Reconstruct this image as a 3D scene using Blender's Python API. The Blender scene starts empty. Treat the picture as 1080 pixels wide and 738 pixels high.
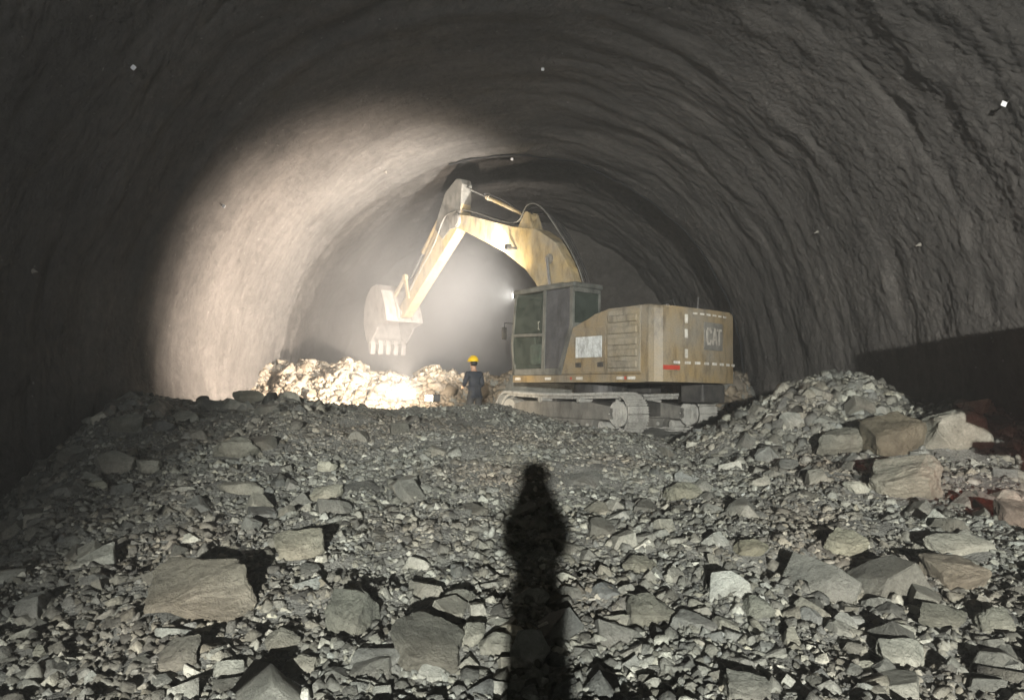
import bpy, bmesh, math, random
import numpy as np
from mathutils import Vector, Matrix, Euler
random.seed(7); rng = np.random.default_rng(11)
PI = math.pi
scene = bpy.context.scene
COL = scene.collection
EYE = 1.6; F = 780.0; TH = math.atan(36/780)

# ------------------------------------------------------------------ noise
_perm = rng.permutation(256); _perm = np.concatenate([_perm, _perm, _perm])
_grad = rng.normal(size=(256, 3)); _grad /= np.linalg.norm(_grad, axis=1)[:, None]
def perlin(x, y, z):
    x = np.asarray(x, float); y = np.asarray(y, float) + 0*x; z = np.asarray(z, float) + 0*x
    xi = np.floor(x).astype(int); yi = np.floor(y).astype(int); zi = np.floor(z).astype(int)
    xf, yf, zf = x-xi, y-yi, z-zi
    xi &= 255; yi &= 255; zi &= 255
    fade = lambda t: t*t*t*(t*(t*6-15)+10)
    u, v, w = fade(xf), fade(yf), fade(zf)
    out = 0
    for dx in (0, 1):
        for dy in (0, 1):
            for dz in (0, 1):
                g = _grad[_perm[_perm[_perm[xi+dx]+yi+dy]+zi+dz]]
                dot = g[..., 0]*(xf-dx)+g[..., 1]*(yf-dy)+g[..., 2]*(zf-dz)
                out = out + dot*(u if dx else 1-u)*(v if dy else 1-v)*(w if dz else 1-w)
    return out*1.5
def fbm(x, y, z, octv=4, gain=.5):
    a, s, o = 1, 1, 0
    for i in range(octv):
        o = o + a*perlin(x*s+7.3*i, y*s+3.1*i, z*s+i*1.7); a *= gain; s *= 2.03
    return o
def sstep(a, b, x):
    t = np.clip((x-a)/(b-a), 0, 1); return t*t*(3-2*t)

# ------------------------------------------------------------------ materials
def mat(name):
    m = bpy.data.materials.new(name); m.use_nodes = True
    nt = m.node_tree; b = nt.nodes['Principled BSDF']
    return m, nt, b
def node(nt, t, **kw):
    n = nt.nodes.new(t)
    for k, v in kw.items():
        if k in n.inputs: n.inputs[k].default_value = v
        else: setattr(n, k, v)
    return n
def coord(nt, obj=True):
    return nt.nodes.new('ShaderNodeTexCoord').outputs['Object']
def ramp(nt, fac, stops):
    r = nt.nodes.new('ShaderNodeValToRGB'); e = r.color_ramp.elements
    while len(e) < len(stops): e.new(.5)
    for i, (p, c) in enumerate(stops):
        e[i].position = p; e[i].color = (*c, 1)
    nt.links.new(fac, r.inputs[0]); return r.outputs[0]
def noise(nt, vec, scale, detail=4, rough=.55):
    n = node(nt, 'ShaderNodeTexNoise', Scale=scale, Detail=detail, Roughness=rough)
    nt.links.new(vec, n.inputs['Vector']); return n.outputs['Fac']
def bump(nt, b, h, strength, dist, prev=None):
    n = node(nt, 'ShaderNodeBump', Strength=strength, Distance=dist)
    nt.links.new(h, n.inputs['Height'])
    if prev: nt.links.new(prev, n.inputs['Normal'])
    nt.links.new(n.outputs[0], b.inputs['Normal']); return n.outputs[0]
def mix(nt, fac, a, b_, mode='MIX'):
    n = nt.nodes.new('ShaderNodeMix'); n.data_type = 'RGBA'; n.blend_type = mode
    if isinstance(fac, (int, float)): n.inputs[0].default_value = fac
    else: nt.links.new(fac, n.inputs[0])
    for i, s in ((6, a), (7, b_)):
        if isinstance(s, tuple): n.inputs[i].default_value = (*s, 1)
        else: nt.links.new(s, n.inputs[i])
    return n.outputs[2]

def m_shotcrete():
    m, nt, b = mat('sprayed_concrete'); v = coord(nt)
    c = ramp(nt, noise(nt, v, .35, 6, .6), [(.3, (.075, .069, .06)), (.5, (.115, .106, .094)), (.72, (.155, .142, .124))])
    c2 = ramp(nt, noise(nt, v, 5, 5, .65), [(.3, (.62, .62, .62)), (.6, (1, 1, 1)), (.8, (1.25, 1.22, 1.18))])
    c = mix(nt, .8, c, c2, 'MULTIPLY')
    mp = node(nt, 'ShaderNodeMapping'); mp.inputs['Scale'].default_value = (.55, 3.2, .55); nt.links.new(v, mp.inputs['Vector'])
    st = noise(nt, mp.outputs[0], 1.3, 7, .65)
    c = mix(nt, .9, c, ramp(nt, st, [(.3, (.72, .7, .69)), (.5, (1, 1, 1)), (.7, (1.2, 1.2, 1.2))]), 'MULTIPLY')
    sp = ramp(nt, noise(nt, v, 11, 2, .4), [(.73, (0, 0, 0)), (.77, (1, 1, 1))])
    c = mix(nt, sp, c, (.24, .23, .21))
    nt.links.new(c, b.inputs['Base Color']); b.inputs['Roughness'].default_value = .82
    p = bump(nt, b, st, .7, .035)
    p = bump(nt, b, noise(nt, v, 13, 5, .75), 1, .12, p)
    p = bump(nt, b, noise(nt, v, 30, 6, .85), 1, .07, p)
    pit = ramp(nt, noise(nt, v, 2.3, 5, .7), [(.66, (0, 0, 0)), (.72, (1, 1, 1))])
    p = bump(nt, b, pit, .8, .05, p)
    return m
def m_stone(name, dark, mid, light, tone=True, brown=.4):
    m, nt, b = mat(name); v = coord(nt)
    c = ramp(nt, noise(nt, v, 3.5, 6, .6), [(.28, dark), (.5, mid), (.75, light)])
    br = ramp(nt, noise(nt, v, .55, 3, .5), [(.45, (0, 0, 0)), (.7, (brown,)*3)])
    c = mix(nt, br, c, (.17, .125, .085))
    fine = ramp(nt, noise(nt, v, 36, 6, .8), [(.3, (.5, .5, .5)), (.7, (1.3, 1.3, 1.28))])
    c = mix(nt, .8, c, fine, 'MULTIPLY')
    if tone:
        a = node(nt, 'ShaderNodeAttribute', attribute_name='tone')
        c = mix(nt, 1., c, a.outputs['Color'], 'MULTIPLY')
    nt.links.new(c, b.inputs['Base Color']); b.inputs['Roughness'].default_value = .62
    p = bump(nt, b, noise(nt, v, 12, 8, .7), 1., .05)
    bump(nt, b, noise(nt, v, 70, 4, .75), .9, .012, p)
    return m
def m_dirt():
    m, nt, b = mat('crushed_dirt'); v = coord(nt)
    c = ramp(nt, noise(nt, v, 2.2, 8, .7), [(.3, (.11, .112, .1)), (.5, (.18, .182, .165)), (.72, (.26, .26, .236))])
    s = ramp(nt, noise(nt, v, 45, 5, .8), [(.3, (.55, .55, .55)), (.7, (1.35, 1.35, 1.3))])
    c = mix(nt, .9, c, s, 'MULTIPLY')
    nt.links.new(c, b.inputs['Base Color']); b.inputs['Roughness'].default_value = .95
    p = bump(nt, b, noise(nt, v, 22, 7, .75), 1, .06)
    vo = node(nt, 'ShaderNodeTexVoronoi', Scale=38.); nt.links.new(v, vo.inputs['Vector'])
    inv = node(nt, 'ShaderNodeMath', operation='SUBTRACT'); inv.inputs[0].default_value = 1
    nt.links.new(vo.outputs['Distance'], inv.inputs[1])
    bump(nt, b, inv.outputs[0], .8, .02, p)
    return m
def m_simple(name, col, rough=.6, metal=0., dust=None, dscale=3., damt=.6, bstr=.15, spec=None):
    m, nt, b = mat(name); v = coord(nt)
    if dust:
        f = ramp(nt, noise(nt, v, dscale, 7, .65), [(.5-.3*damt, (0, 0, 0)), (.75-.1*damt, (1, 1, 1))])
        c = mix(nt, f, col, dust)
        f2 = ramp(nt, noise(nt, v, 26, 4, .7), [(.35, (.78, .78, .78)), (.65, (1.08, 1.08, 1.08))])
        c = mix(nt, .8, c, f2, 'MULTIPLY')
        gm = node(nt, 'ShaderNodeMapping'); gm.inputs['Scale'].default_value = (1.6, 1.6, .5); nt.links.new(v, gm.inputs['Vector'])
        f3 = ramp(nt, noise(nt, gm.outputs[0], 3.1, 8, .72), [(.36, (.42, .41, .4)), (.52, (1, 1, 1))])
        c = mix(nt, .75, c, f3, 'MULTIPLY')
    else:
        f2 = ramp(nt, noise(nt, v, 12, 4, .7), [(.35, (.85, .85, .85)), (.65, (1.05, 1.05, 1.05))])
        c = mix(nt, 1., col, f2, 'MULTIPLY')
    nt.links.new(c, b.inputs['Base Color'])
    b.inputs['Roughness'].default_value = rough; b.inputs['Metallic'].default_value = metal
    if bstr: bump(nt, b, noise(nt, v, 18, 5, .7), bstr, .02)
    return m
def m_emit(name, col, s):
    m, nt, b = mat(name)
    b.inputs['Base Color'].default_value = (*col, 1)
    b.inputs['Emission Color'].default_value = (*col, 1); b.inputs['Emission Strength'].default_value = s
    return m
def m_glass():
    m, nt, b = mat('dusty_glass')
    out = nt.nodes['Material Output']
    tr = node(nt, 'ShaderNodeBsdfTransparent'); tr.inputs[0].default_value = (.62, .66, .63, 1)
    b.inputs['Base Color'].default_value = (.12, .14, .12, 1); b.inputs['Roughness'].default_value = .2
    ms = nt.nodes.new('ShaderNodeMixShader')
    v = coord(nt); f = ramp(nt, noise(nt, v, 4, 5, .6), [(.35, (.16,)*3), (.7, (.42,)*3)])
    nt.links.new(f, ms.inputs[0]); nt.links.new(tr.outputs[0], ms.inputs[1]); nt.links.new(b.outputs[0], ms.inputs[2])
    nt.links.new(ms.outputs[0], out.inputs['Surface'])
    return m
DUST = (.27, .24, .19)
M = dict(
 wall=m_shotcrete(), dirt=m_dirt(),
 stone=m_stone('grey_stone', (.08, .083, .071), (.148, .152, .13), (.225, .228, .2)),
 muck=m_stone('pale_blasted_stone', (.12, .098, .07), (.165, .138, .1), (.21, .18, .138), brown=.2),
 yellow=m_simple('dusty_yellow_paint', (.26, .175, .06), .62, 0, (.205, .185, .145), 1.1, .95),
 yellow2=m_simple('yellow_boom_paint', (.42, .31, .14), .55, 0, (.3, .265, .2), 1.6, .7),
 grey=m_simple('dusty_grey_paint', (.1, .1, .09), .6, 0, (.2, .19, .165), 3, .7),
 dark=m_simple('dark_grimy_steel', (.03, .03, .03), .6, .2, (.09, .085, .075), 3, .5),
 cabp=m_simple('cab_frame_paint', (.07, .075, .068), .5, 0, (.19, .19, .165), 2, .6),
 steel=m_simple('worn_steel', (.26, .25, .23), .5, .35, (.3, .28, .24), 4, .7),
 shoe=m_simple('dusty_track_steel', (.3, .3, .275), .6, .1, (.42, .41, .37), 4, .8, .3),
 bucket=m_simple('dusty_bucket_steel', (.3, .27, .24), .55, .1, (.42, .39, .35), 4, .7, .3),
 chrome=m_simple('cylinder_rod', (.55, .55, .53), .25, .9),
 rubber=m_simple('black_rubber', (.018, .018, .018), .7, 0, (.06, .055, .05), 5, .4),
 tape=m_simple('white_reflective_tape', (.66, .65, .6), .5, 0, (.42, .39, .32), bstr=0),
 rtape=m_simple('red_reflective_tape', (.36, .05, .03), .4, 0, None, bstr=0),
 placard=m_simple('pale_placard', (.62, .66, .66), .4, 0, (.4, .42, .4), 7, .5),
 navy=m_simple('navy_work_cloth', (.022, .028, .04), .9, 0, (.055, .055, .058), 5, .5, .3),
 trous=m_simple('dark_trouser_cloth', (.028, .028, .03), .9, 0, (.08, .075, .065), 5, .5, .3),
 skin=m_simple('skin', (.4, .24, .16), .6, 0),
 helmet=m_simple('yellow_helmet_plastic', (.75, .5, .02), .35, 0, None, bstr=0),
 hair=m_simple('black_hair', (.012, .01, .009), .7, 0),
 cable=m_simple('black_cable', (.006, .006, .006), 1., 0, bstr=0),
 pale=m_simple('white_reflector', (.6, .6, .6), .35, 0, bstr=0),
 panel=m_simple('pale_dusty_panel', (.24, .195, .115), .65, 0, (.25, .232, .19), 1.4, .9),
 rust=m_simple('rusty_steel', (.14, .08, .05), .8, .2, (.22, .17, .12), 8, .5),
 truck=m_simple('dark_truck_paint', (.05, .05, .055), .6, 0, (.12, .1, .085), 2, .6),
 glass=m_glass(),
 warm=m_emit('warm_lamp_lens', (1, .87, .66), 60),
 cool=m_emit('cool_lamp_lens', (.93, .96, 1), 60),
 redl=m_emit('red_tail_lens', (1, .05, .02), 8),
)

# ------------------------------------------------------------------ object helpers
def tag(o, label=None, cat=None, group=None, kind=None):
    if label: o['label'] = label
    if cat: o['category'] = cat
    if group: o['group'] = group
    if kind: o['kind'] = kind
    return o
def empty(name, loc, rot=(0, 0, 0)):
    o = bpy.data.objects.new(name, None); COL.objects.link(o); o.location = loc; o.rotation_euler = rot
    o.empty_display_size = .2; return o
def link(name, me, m, parent=None, smooth=False):
    me.materials.clear(); me.materials.append(m)
    if smooth: me.shade_smooth()
    o = bpy.data.objects.new(name, me); COL.objects.link(o)
    if parent: o.parent = parent
    return o
def obj(name, bm, m, parent=None, smooth=False):
    bmesh.ops.recalc_face_normals(bm, faces=bm.faces)
    me = bpy.data.meshes.new(name); bm.to_mesh(me); bm.free()
    return link(name, me, m, parent, smooth)
def np_mesh(name, V, Fc, nper, m, tone=None, parent=None, smooth=False):
    """V (n,3); Fc flat index array; nper vertices per face (constant)"""
    me = bpy.data.meshes.new(name)
    nf = len(Fc)//nper
    me.vertices.add(len(V)); me.vertices.foreach_set('co', np.ascontiguousarray(V, dtype=np.float32).ravel())
    me.loops.add(len(Fc)); me.loops.foreach_set('vertex_index', np.ascontiguousarray(Fc, dtype=np.int32))
    me.polygons.add(nf); me.polygons.foreach_set('loop_start', np.arange(0, len(Fc), nper, dtype=np.int32))
    me.update(calc_edges=True)
    if tone is not None:
        a = me.attributes.new('tone', 'FLOAT_COLOR', 'POINT')
        a.data.foreach_set('color', np.ascontiguousarray(tone, dtype=np.float32).ravel())
    return link(name, me, m, parent, smooth)
def newbm(): return bmesh.new()
def box(bm, x0, x1, y0, y1, z0, z1, bev=.0, mtx=None):
    r = bmesh.ops.create_cube(bm, size=1)
    vs = r['verts']
    for v in vs:
        v.co = Vector(((x0+x1)/2+v.co.x*(x1-x0), (y0+y1)/2+v.co.y*(y1-y0), (z0+z1)/2+v.co.z*(z1-z0)))
    if bev:
        es = list({e for v in vs for e in v.link_edges})
        r2 = bmesh.ops.bevel(bm, geom=es, offset=bev, segments=2, affect='EDGES', profile=.5)
        vs = list({v for f in r2['faces'] for v in f.verts} | {v for v in vs if v.is_valid})
    if mtx: bmesh.ops.transform(bm, matrix=mtx, verts=vs)
    return vs
def prism(bm, pts, y0, y1, bev=0., seg=2):
    """profile in x,z swept from y0 to y1"""
    a = [bm.verts.new((x, y0, z)) for x, z in pts]; b = [bm.verts.new((x, y1, z)) for x, z in pts]
    n = len(pts); fs = [bm.faces.new(a), bm.faces.new(b[::-1])]
    for i in range(n): fs.append(bm.faces.new((a[i], b[i], b[(i+1) % n], a[(i+1) % n])))
    if bev:
        es = list({e for f in fs for e in f.edges})
        bmesh.ops.bevel(bm, geom=es, offset=bev, segments=seg, affect='EDGES', profile=.5)
def cyl(bm, p0, p1, r, r2=None, n=16, caps=True):
    p0, p1 = Vector(p0), Vector(p1); d = p1-p0
    q = d.to_track_quat('Z', 'Y')
    mtx = Matrix.Translation((p0+p1)/2) @ q.to_matrix().to_4x4()
    bmesh.ops.create_cone(bm, cap_ends=caps, segments=n, radius1=r, radius2=r if r2 is None else r2, depth=d.length, matrix=mtx)
def tube(bm, pts, r, n=8):
    pts = [Vector(p) for p in pts]; rings = []
    up = Vector((0, 0, 1))
    for i, p in enumerate(pts):
        t = (pts[min(i+1, len(pts)-1)]-pts[max(i-1, 0)]).normalized()
        s = t.cross(up)
        if s.length < .05: s = t.cross(Vector((0, 1, 0)))
        s.normalize(); w = s.cross(t)
        rings.append([bm.verts.new(p+(s*math.cos(2*PI*k/n)+w*math.sin(2*PI*k/n))*r) for k in range(n)])
    for a, b in zip(rings, rings[1:]):
        for k in range(n): bm.faces.new((a[k], a[(k+1) % n], b[(k+1) % n], b[k]))
    bm.faces.new(rings[0]); bm.faces.new(rings[-1][::-1])
def spline(pts, n=8):
    out = []; P = [Vector(p) for p in pts]; P = [2*P[0]-P[1]]+P+[2*P[-1]-P[-2]]
    for i in range(1, len(P)-2):
        for k in range(n):
            t = k/n; a, b, c, d = P[i-1:i+3]
            out.append(.5*((2*b)+(c-a)*t+(2*a-5*b+4*c-d)*t*t+(3*b-a-3*c+d)*t**3))
    out.append(P[-2]); return out
def lamp(name, loc, aim, power, col, size, blend, radius, parent=None):
    l = bpy.data.lights.new(name, 'SPOT'); l.energy = power; l.color = col
    l.spot_size = math.radians(size); l.spot_blend = blend; l.shadow_soft_size = radius
    o = bpy.data.objects.new(name, l); COL.objects.link(o)
    o.location = loc; o.rotation_euler = (Vector(aim)-Vector(loc)).to_track_quat('-Z', 'Y').to_euler()
    if parent: o.parent = parent
    return o

# ------------------------------------------------------------------ ground
_rx = np.array([-9, -7.6, -6.6, -5.4, -4.6, -3.9, -3., -2.4, -1.4, -.4, .4, 1.2, 2.5, 3.6, 4.4, 5, 7.6, 9])
_rz = np.array([1.5, 1.4, 1.2, 1.2, 1.38, 1.2, 1.08, 1.02, 1.08, 1.1, .93, .76, .62, .2, .22, .5, .8, 1.2])
def ground_base(x, y):
    x = np.asarray(x, float); y = np.asarray(y, float)+0*x
    near = .086*np.clip(y-3.8, 0, 20)
    Rz = np.interp(x*15/np.clip(y, 11, 15), _rx, _rz)
    k = sstep(7.5, 15, y)
    z = near*(1-k)+Rz*k
    # slight fall at the photographer's feet, flat floor further back
    z = np.where(y < 3.8, 0, z)
    # behind the crest the muck drops to the level the machine stands on
    after = .36+.25*np.exp(-((x+.9)/1.5)**2)
    z = z*(1-sstep(15.2, 17.3, y))+after*sstep(15.2, 17.3, y)
    # conical mound on the right
    r = np.sqrt(((x-5.75)/1.25)**2+((y-13.2)/1.25)**2)
    top = 1.98-.66*np.sqrt(r*r+.12)
    z = np.where(x > 2, np.maximum(z, top), z)
    r2 = np.sqrt(((x-6.9)/1.3)**2+((y-11.6)/1.2)**2)
    z = np.where(x > 2, np.maximum(z, 1.42-.42*np.sqrt(r2*r2+.2)), z)
    # bright blasted heap beyond
    ridge = 1.68+.42*sstep(-3, -7, x)+.12*np.sin(x*2.1)+.1*np.sin(x*4.7+1) -.25*sstep(3.0, 5, x)+.14*sstep(-1.5, 0, x)
    hp = ridge*sstep(19.2+.9*sstep(-1, 3, x), 23.3, y)*(1-.35*sstep(24.5, 29, y))
    hp = hp*(1-sstep(-.6, .6, x+.55*(y-19.5))*(1-sstep(21.6, 23.4, y)))
    z = np.where(y > 18.5, np.maximum(z, hp+.1*sstep(18.5, 19.5, y)), z)
    # the muck falls away to the lower left
    e = -(x+4.0+.39*(y-6))
    z = z-1.0*sstep(-.1, 1.5, e)*sstep(2.5, 4, y)*(1-sstep(13.2, 15, y))
    # flat standing for the lorry on the right
    w = sstep(4.4, 5.2, x)*(1-sstep(7.2, 8.0, y))*sstep(-2.5, -1.5, y)
    z = z*(1-w)+.15*w
    return z
def ground_h(x, y):
    z = ground_base(x, y)
    k = sstep(2.5, 4.5, np.asarray(y, float)+0*np.asarray(x, float))
    hb = sstep(19, 22, np.asarray(y, float))
    z = z+k*(.10*fbm(x*.55, np.asarray(y)*.55, 0., 3)+.045*fbm(x*2.2, np.asarray(y)*2.2, 3., 4))+hb*.22*fbm(x*1.3, np.asarray(y)*1.3, 9., 4)
    return z+(1-k)*.02*fbm(x*1.5, np.asarray(y)*1.5, 5., 3)
xs = np.concatenate([np.arange(-9, 9.001, .045)])
ys = np.concatenate([np.arange(-42, 2, .8), np.arange(2, 9, .035), np.arange(9, 18, .05), np.arange(18, 40, .09), [40.2]])
X, Y = np.meshgrid(xs, ys)
Zg = ground_h(X, Y)
def grid_faces(nr, nc, flip=False):
    i = np.arange((nr-1)*nc).reshape(nr-1, nc)[:, :-1].ravel()
    f = np.stack([i, i+1, i+nc+1, i+nc], 1)
    return (f[:, ::-1] if flip else f).ravel()
gr = np_mesh('ground', np.stack([X, Y, Zg], -1).reshape(-1, 3), grid_faces(len(ys), len(xs)), 4, M['dirt'], smooth=True)
tag(gr, 'dark crushed dirt under the broken rock of the tunnel floor', 'ground', kind='structure')

# ------------------------------------------------------------------ tunnel shell
R0 = 7.6
def tunnel_r(ph, y):
    """radius at angle ph (0 = right, pi/2 = crown) and depth y"""
    cx, sz = np.cos(ph)*R0, np.sin(ph)*R0
    r = R0+0*y
    wob = .3*fbm(cx*.22, y*.22, sz*.22+4, 3)
    yy = y+wob*.9
    # blasting rounds flare outward, each new round starts with a lip
    s = ((yy-24.4) % 2.5)/2.5
    r = r+.05*s*sstep(1., .9, s)*(1+.9*fbm(cx*.4+5, y*.4, sz*.4, 2))-.02
    lipk = sstep(24.2, 24.5, y+.12*fbm(cx*.6, y*.6, sz*.6, 2))
    r = r+.62*lipk
    # steel arch ribs buried in the spray
    r = r-.012*np.cos(2*PI*yy/1.03)*(1+1.2*fbm(cx*.5, y*.5, sz*.5, 2))
    r = r+.11*fbm(cx*.35+9, y*.45, sz*.35, 3)+.035*(1+1.5*lipk)*fbm(cx*1.1, y*1.5, sz*1.1, 4)
    r = r+.022*(1+1.5*lipk)*np.abs(fbm(cx*1.9+3, y*2.1, sz*1.9, 4))-.03
    r = r+.018*fbm(cx*5.5, y*6.5, sz*5.5, 3)
    return np.maximum(r, R0-.28)
ph = np.linspace(math.radians(-28), math.radians(208), 640)
ty = np.concatenate([np.arange(-42, 7, .7), np.arange(7, 26, .05), np.arange(26, 38.5, .08)])
PH, TY = np.meshgrid(ph, ty)
TR = tunnel_r(PH, TY)
TR += rng.normal(0, .0075, TR.shape)*(TY > 7)   # grit of the spray
V = np.stack([TR*np.cos(PH), TY, EYE+TR*np.sin(PH)], -1).reshape(-1, 3)
tn = np_mesh('tunnel_lining', V, grid_faces(len(ty), len(ph)), 4, M['wall'], smooth=True)
tag(tn, 'rough grey sprayed concrete lining arching over the whole tunnel', 'tunnel lining', kind='structure')
# working face closing the far end
a = np.linspace(-1, 1, 150); FX, FZ = np.meshgrid(a*9.5, EYE+a*9.5)
FY = 36.6+.5*fbm(FX*.3, FZ*.3, 2., 4)+.16*fbm(FX*1.5, FZ*1.5, 5., 4)+.02*(FX**2)*-1*.6
fc = np_mesh('tunnel_face', np.stack([FX, FY, FZ], -1).reshape(-1, 3), grid_faces(150, 150), 4, M['wall'],
             tone=np.full((150*150, 4), .22), smooth=True)
tag(fc, 'rough bare rock face closing the far end of the tunnel', 'rock face', kind='structure')
# unseen end wall, added to seal the tunnel against sky light
bk = newbm(); box(bk, -9.6, 9.6, -42.3, -42, -8, 11.5); bk = obj('added_end_wall', bk, M['wall'])
tag(bk, 'plain unseen wall added far behind the camera to shut out the sky light', 'bulkhead', kind='structure')

# ------------------------------------------------------------------ rocks
def chunk(n_cuts, dims, seed, jitter=.0):
    """angular block: a box cut by random planes -> bmesh"""
    r = random.Random(seed); bm = newbm()
    box(bm, -dims[0], dims[0], -dims[1], dims[1], -dims[2], dims[2])
    for v in bm.verts: v.co += Vector((r.uniform(-.15, .15)*dims[0], r.uniform(-.15, .15)*dims[1], r.uniform(-.2, .2)*dims[2]))
    bmesh.ops.triangulate(bm, faces=bm.faces[:])
    for i in range(n_cuts):
        n = Vector((r.gauss(0, 1), r.gauss(0, 1), r.gauss(0, .8))).normalized()
        s = abs(n.x)*dims[0]+abs(n.y)*dims[1]+abs(n.z)*dims[2]
        co = n*s*r.uniform(.48, .74)
        g = bmesh.ops.bisect_plane(bm, geom=bm.verts[:]+bm.edges[:]+bm.faces[:], plane_co=co, plane_no=n, clear_outer=True)
        ed = [e for e in g['geom_cut'] if isinstance(e, bmesh.types.BMEdge)]
        if ed:
            try: bmesh.ops.edgeloop_fill(bm, edges=ed)
            except Exception: pass
    bmesh.ops.remove_doubles(bm, verts=bm.verts, dist=.02)
    return bm
def bm_np(bm):
    bmesh.ops.triangulate(bm, faces=bm.faces[:])
    bmesh.ops.recalc_face_normals(bm, faces=bm.faces)
    bm.verts.index_update()
    v = np.array([tuple(x.co) for x in bm.verts]); f = np.array([[q.index for q in t.verts] for t in bm.faces])
    bm.free(); return v, f
LIB = [bm_np(chunk(6, (1, random.Random(i).uniform(.55, .9), random.Random(i+90).uniform(.35, .75)), 300+i)) for i in range(28)]
SML = [bm_np(chunk(3, (1, random.Random(i).uniform(.6, .95), random.Random(i+50).uniform(.45, .8)), 700+i)) for i in range(14)]
def rotmats(n, tilt):
    az = rng.uniform(0, 2*PI, n); tx = rng.normal(0, tilt, n); tyy = rng.normal(0, tilt, n)
    out = np.empty((n, 3, 3))
    ca, sa = np.cos(az), np.sin(az); cx, sx = np.cos(tx), np.sin(tx); cy, sy = np.cos(tyy), np.sin(tyy)
    Rz = np.zeros((n, 3, 3)); Rz[:, 0, 0] = ca; Rz[:, 0, 1] = -sa; Rz[:, 1, 0] = sa; Rz[:, 1, 1] = ca; Rz[:, 2, 2] = 1
    Rx = np.zeros((n, 3, 3)); Rx[:, 0, 0] = 1; Rx[:, 1, 1] = cx; Rx[:, 1, 2] = -sx; Rx[:, 2, 1] = sx; Rx[:, 2, 2] = cx
    Ry = np.zeros((n, 3, 3)); Ry[:, 1, 1] = 1; Ry[:, 0, 0] = cy; Ry[:, 0, 2] = sy; Ry[:, 2, 0] = -sy; Ry[:, 2, 2] = cy
    return Rx @ Ry @ Rz
def tones(n, spread=.42, warm=.05):
    b = np.exp(rng.normal(0, spread, n)); w = rng.normal(0, warm, n)
    b = np.where(rng.random(n) < .04, b*1.6, b)
    t = np.stack([b*(1+w*.5), b*(1+w*.15), b*(1-w*.5), np.ones(n)], 1)
    return np.clip(t, .25, 2.4)
def scatter_mesh(name, P, S, lib, tilt, m, sink=.15, spread=.42):
    n = len(P); k = rng.integers(0, len(lib), n); Rm = rotmats(n, tilt); T = tones(n, spread)
    Vs, Fs, Ts, off = [], [], [], 0
    for li, (v, f) in enumerate(lib):
        idx = np.nonzero(k == li)[0]
        if not len(idx): continue
        sc = rng.uniform(.75, 1.25, (len(idx), 1, 3))
        w = np.einsum('nij,nvj->nvi', Rm[idx], v[None]*sc)*(S[idx]/2)[:, None, None]+P[idx][:, None, :]
        w[:, :, 2] -= (S[idx]*sink)[:, None]
        nv = len(v)
        Vs.append(w.reshape(-1, 3)); Ts.append(np.repeat(T[idx], nv, 0))
        Fs.append((f[None]+(np.arange(len(idx))*nv)[:, None, None]+off).reshape(-1)); off += len(idx)*nv
    return np_mesh(name, np.concatenate(Vs), np.concatenate(Fs), 3, m, tone=np.concatenate(Ts))

def hit(px, py):
    """where the sight line through this spot of the picture meets the ground"""
    u, v = (px-540)/F, (369-py)/F
    d = np.array([u, math.cos(TH)-v*math.sin(TH), math.sin(TH)+v*math.cos(TH)])
    t = np.linspace(2.5, 19, 3300); p = d[None]*t[:, None]; p[:, 2] += EYE
    below = p[:, 2] < ground_h(p[:, 0], p[:, 1])
    i = int(np.argmax(below)) if below.any() else len(t)-1
    return p[i]
def project(p):
    x, y, z = p[..., 0], p[..., 1], p[..., 2]-EYE
    d = y*math.cos(TH)+z*math.sin(TH); h = -y*math.sin(TH)+z*math.cos(TH)
    return 540+F*x/d, 369-F*h/d, d

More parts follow.
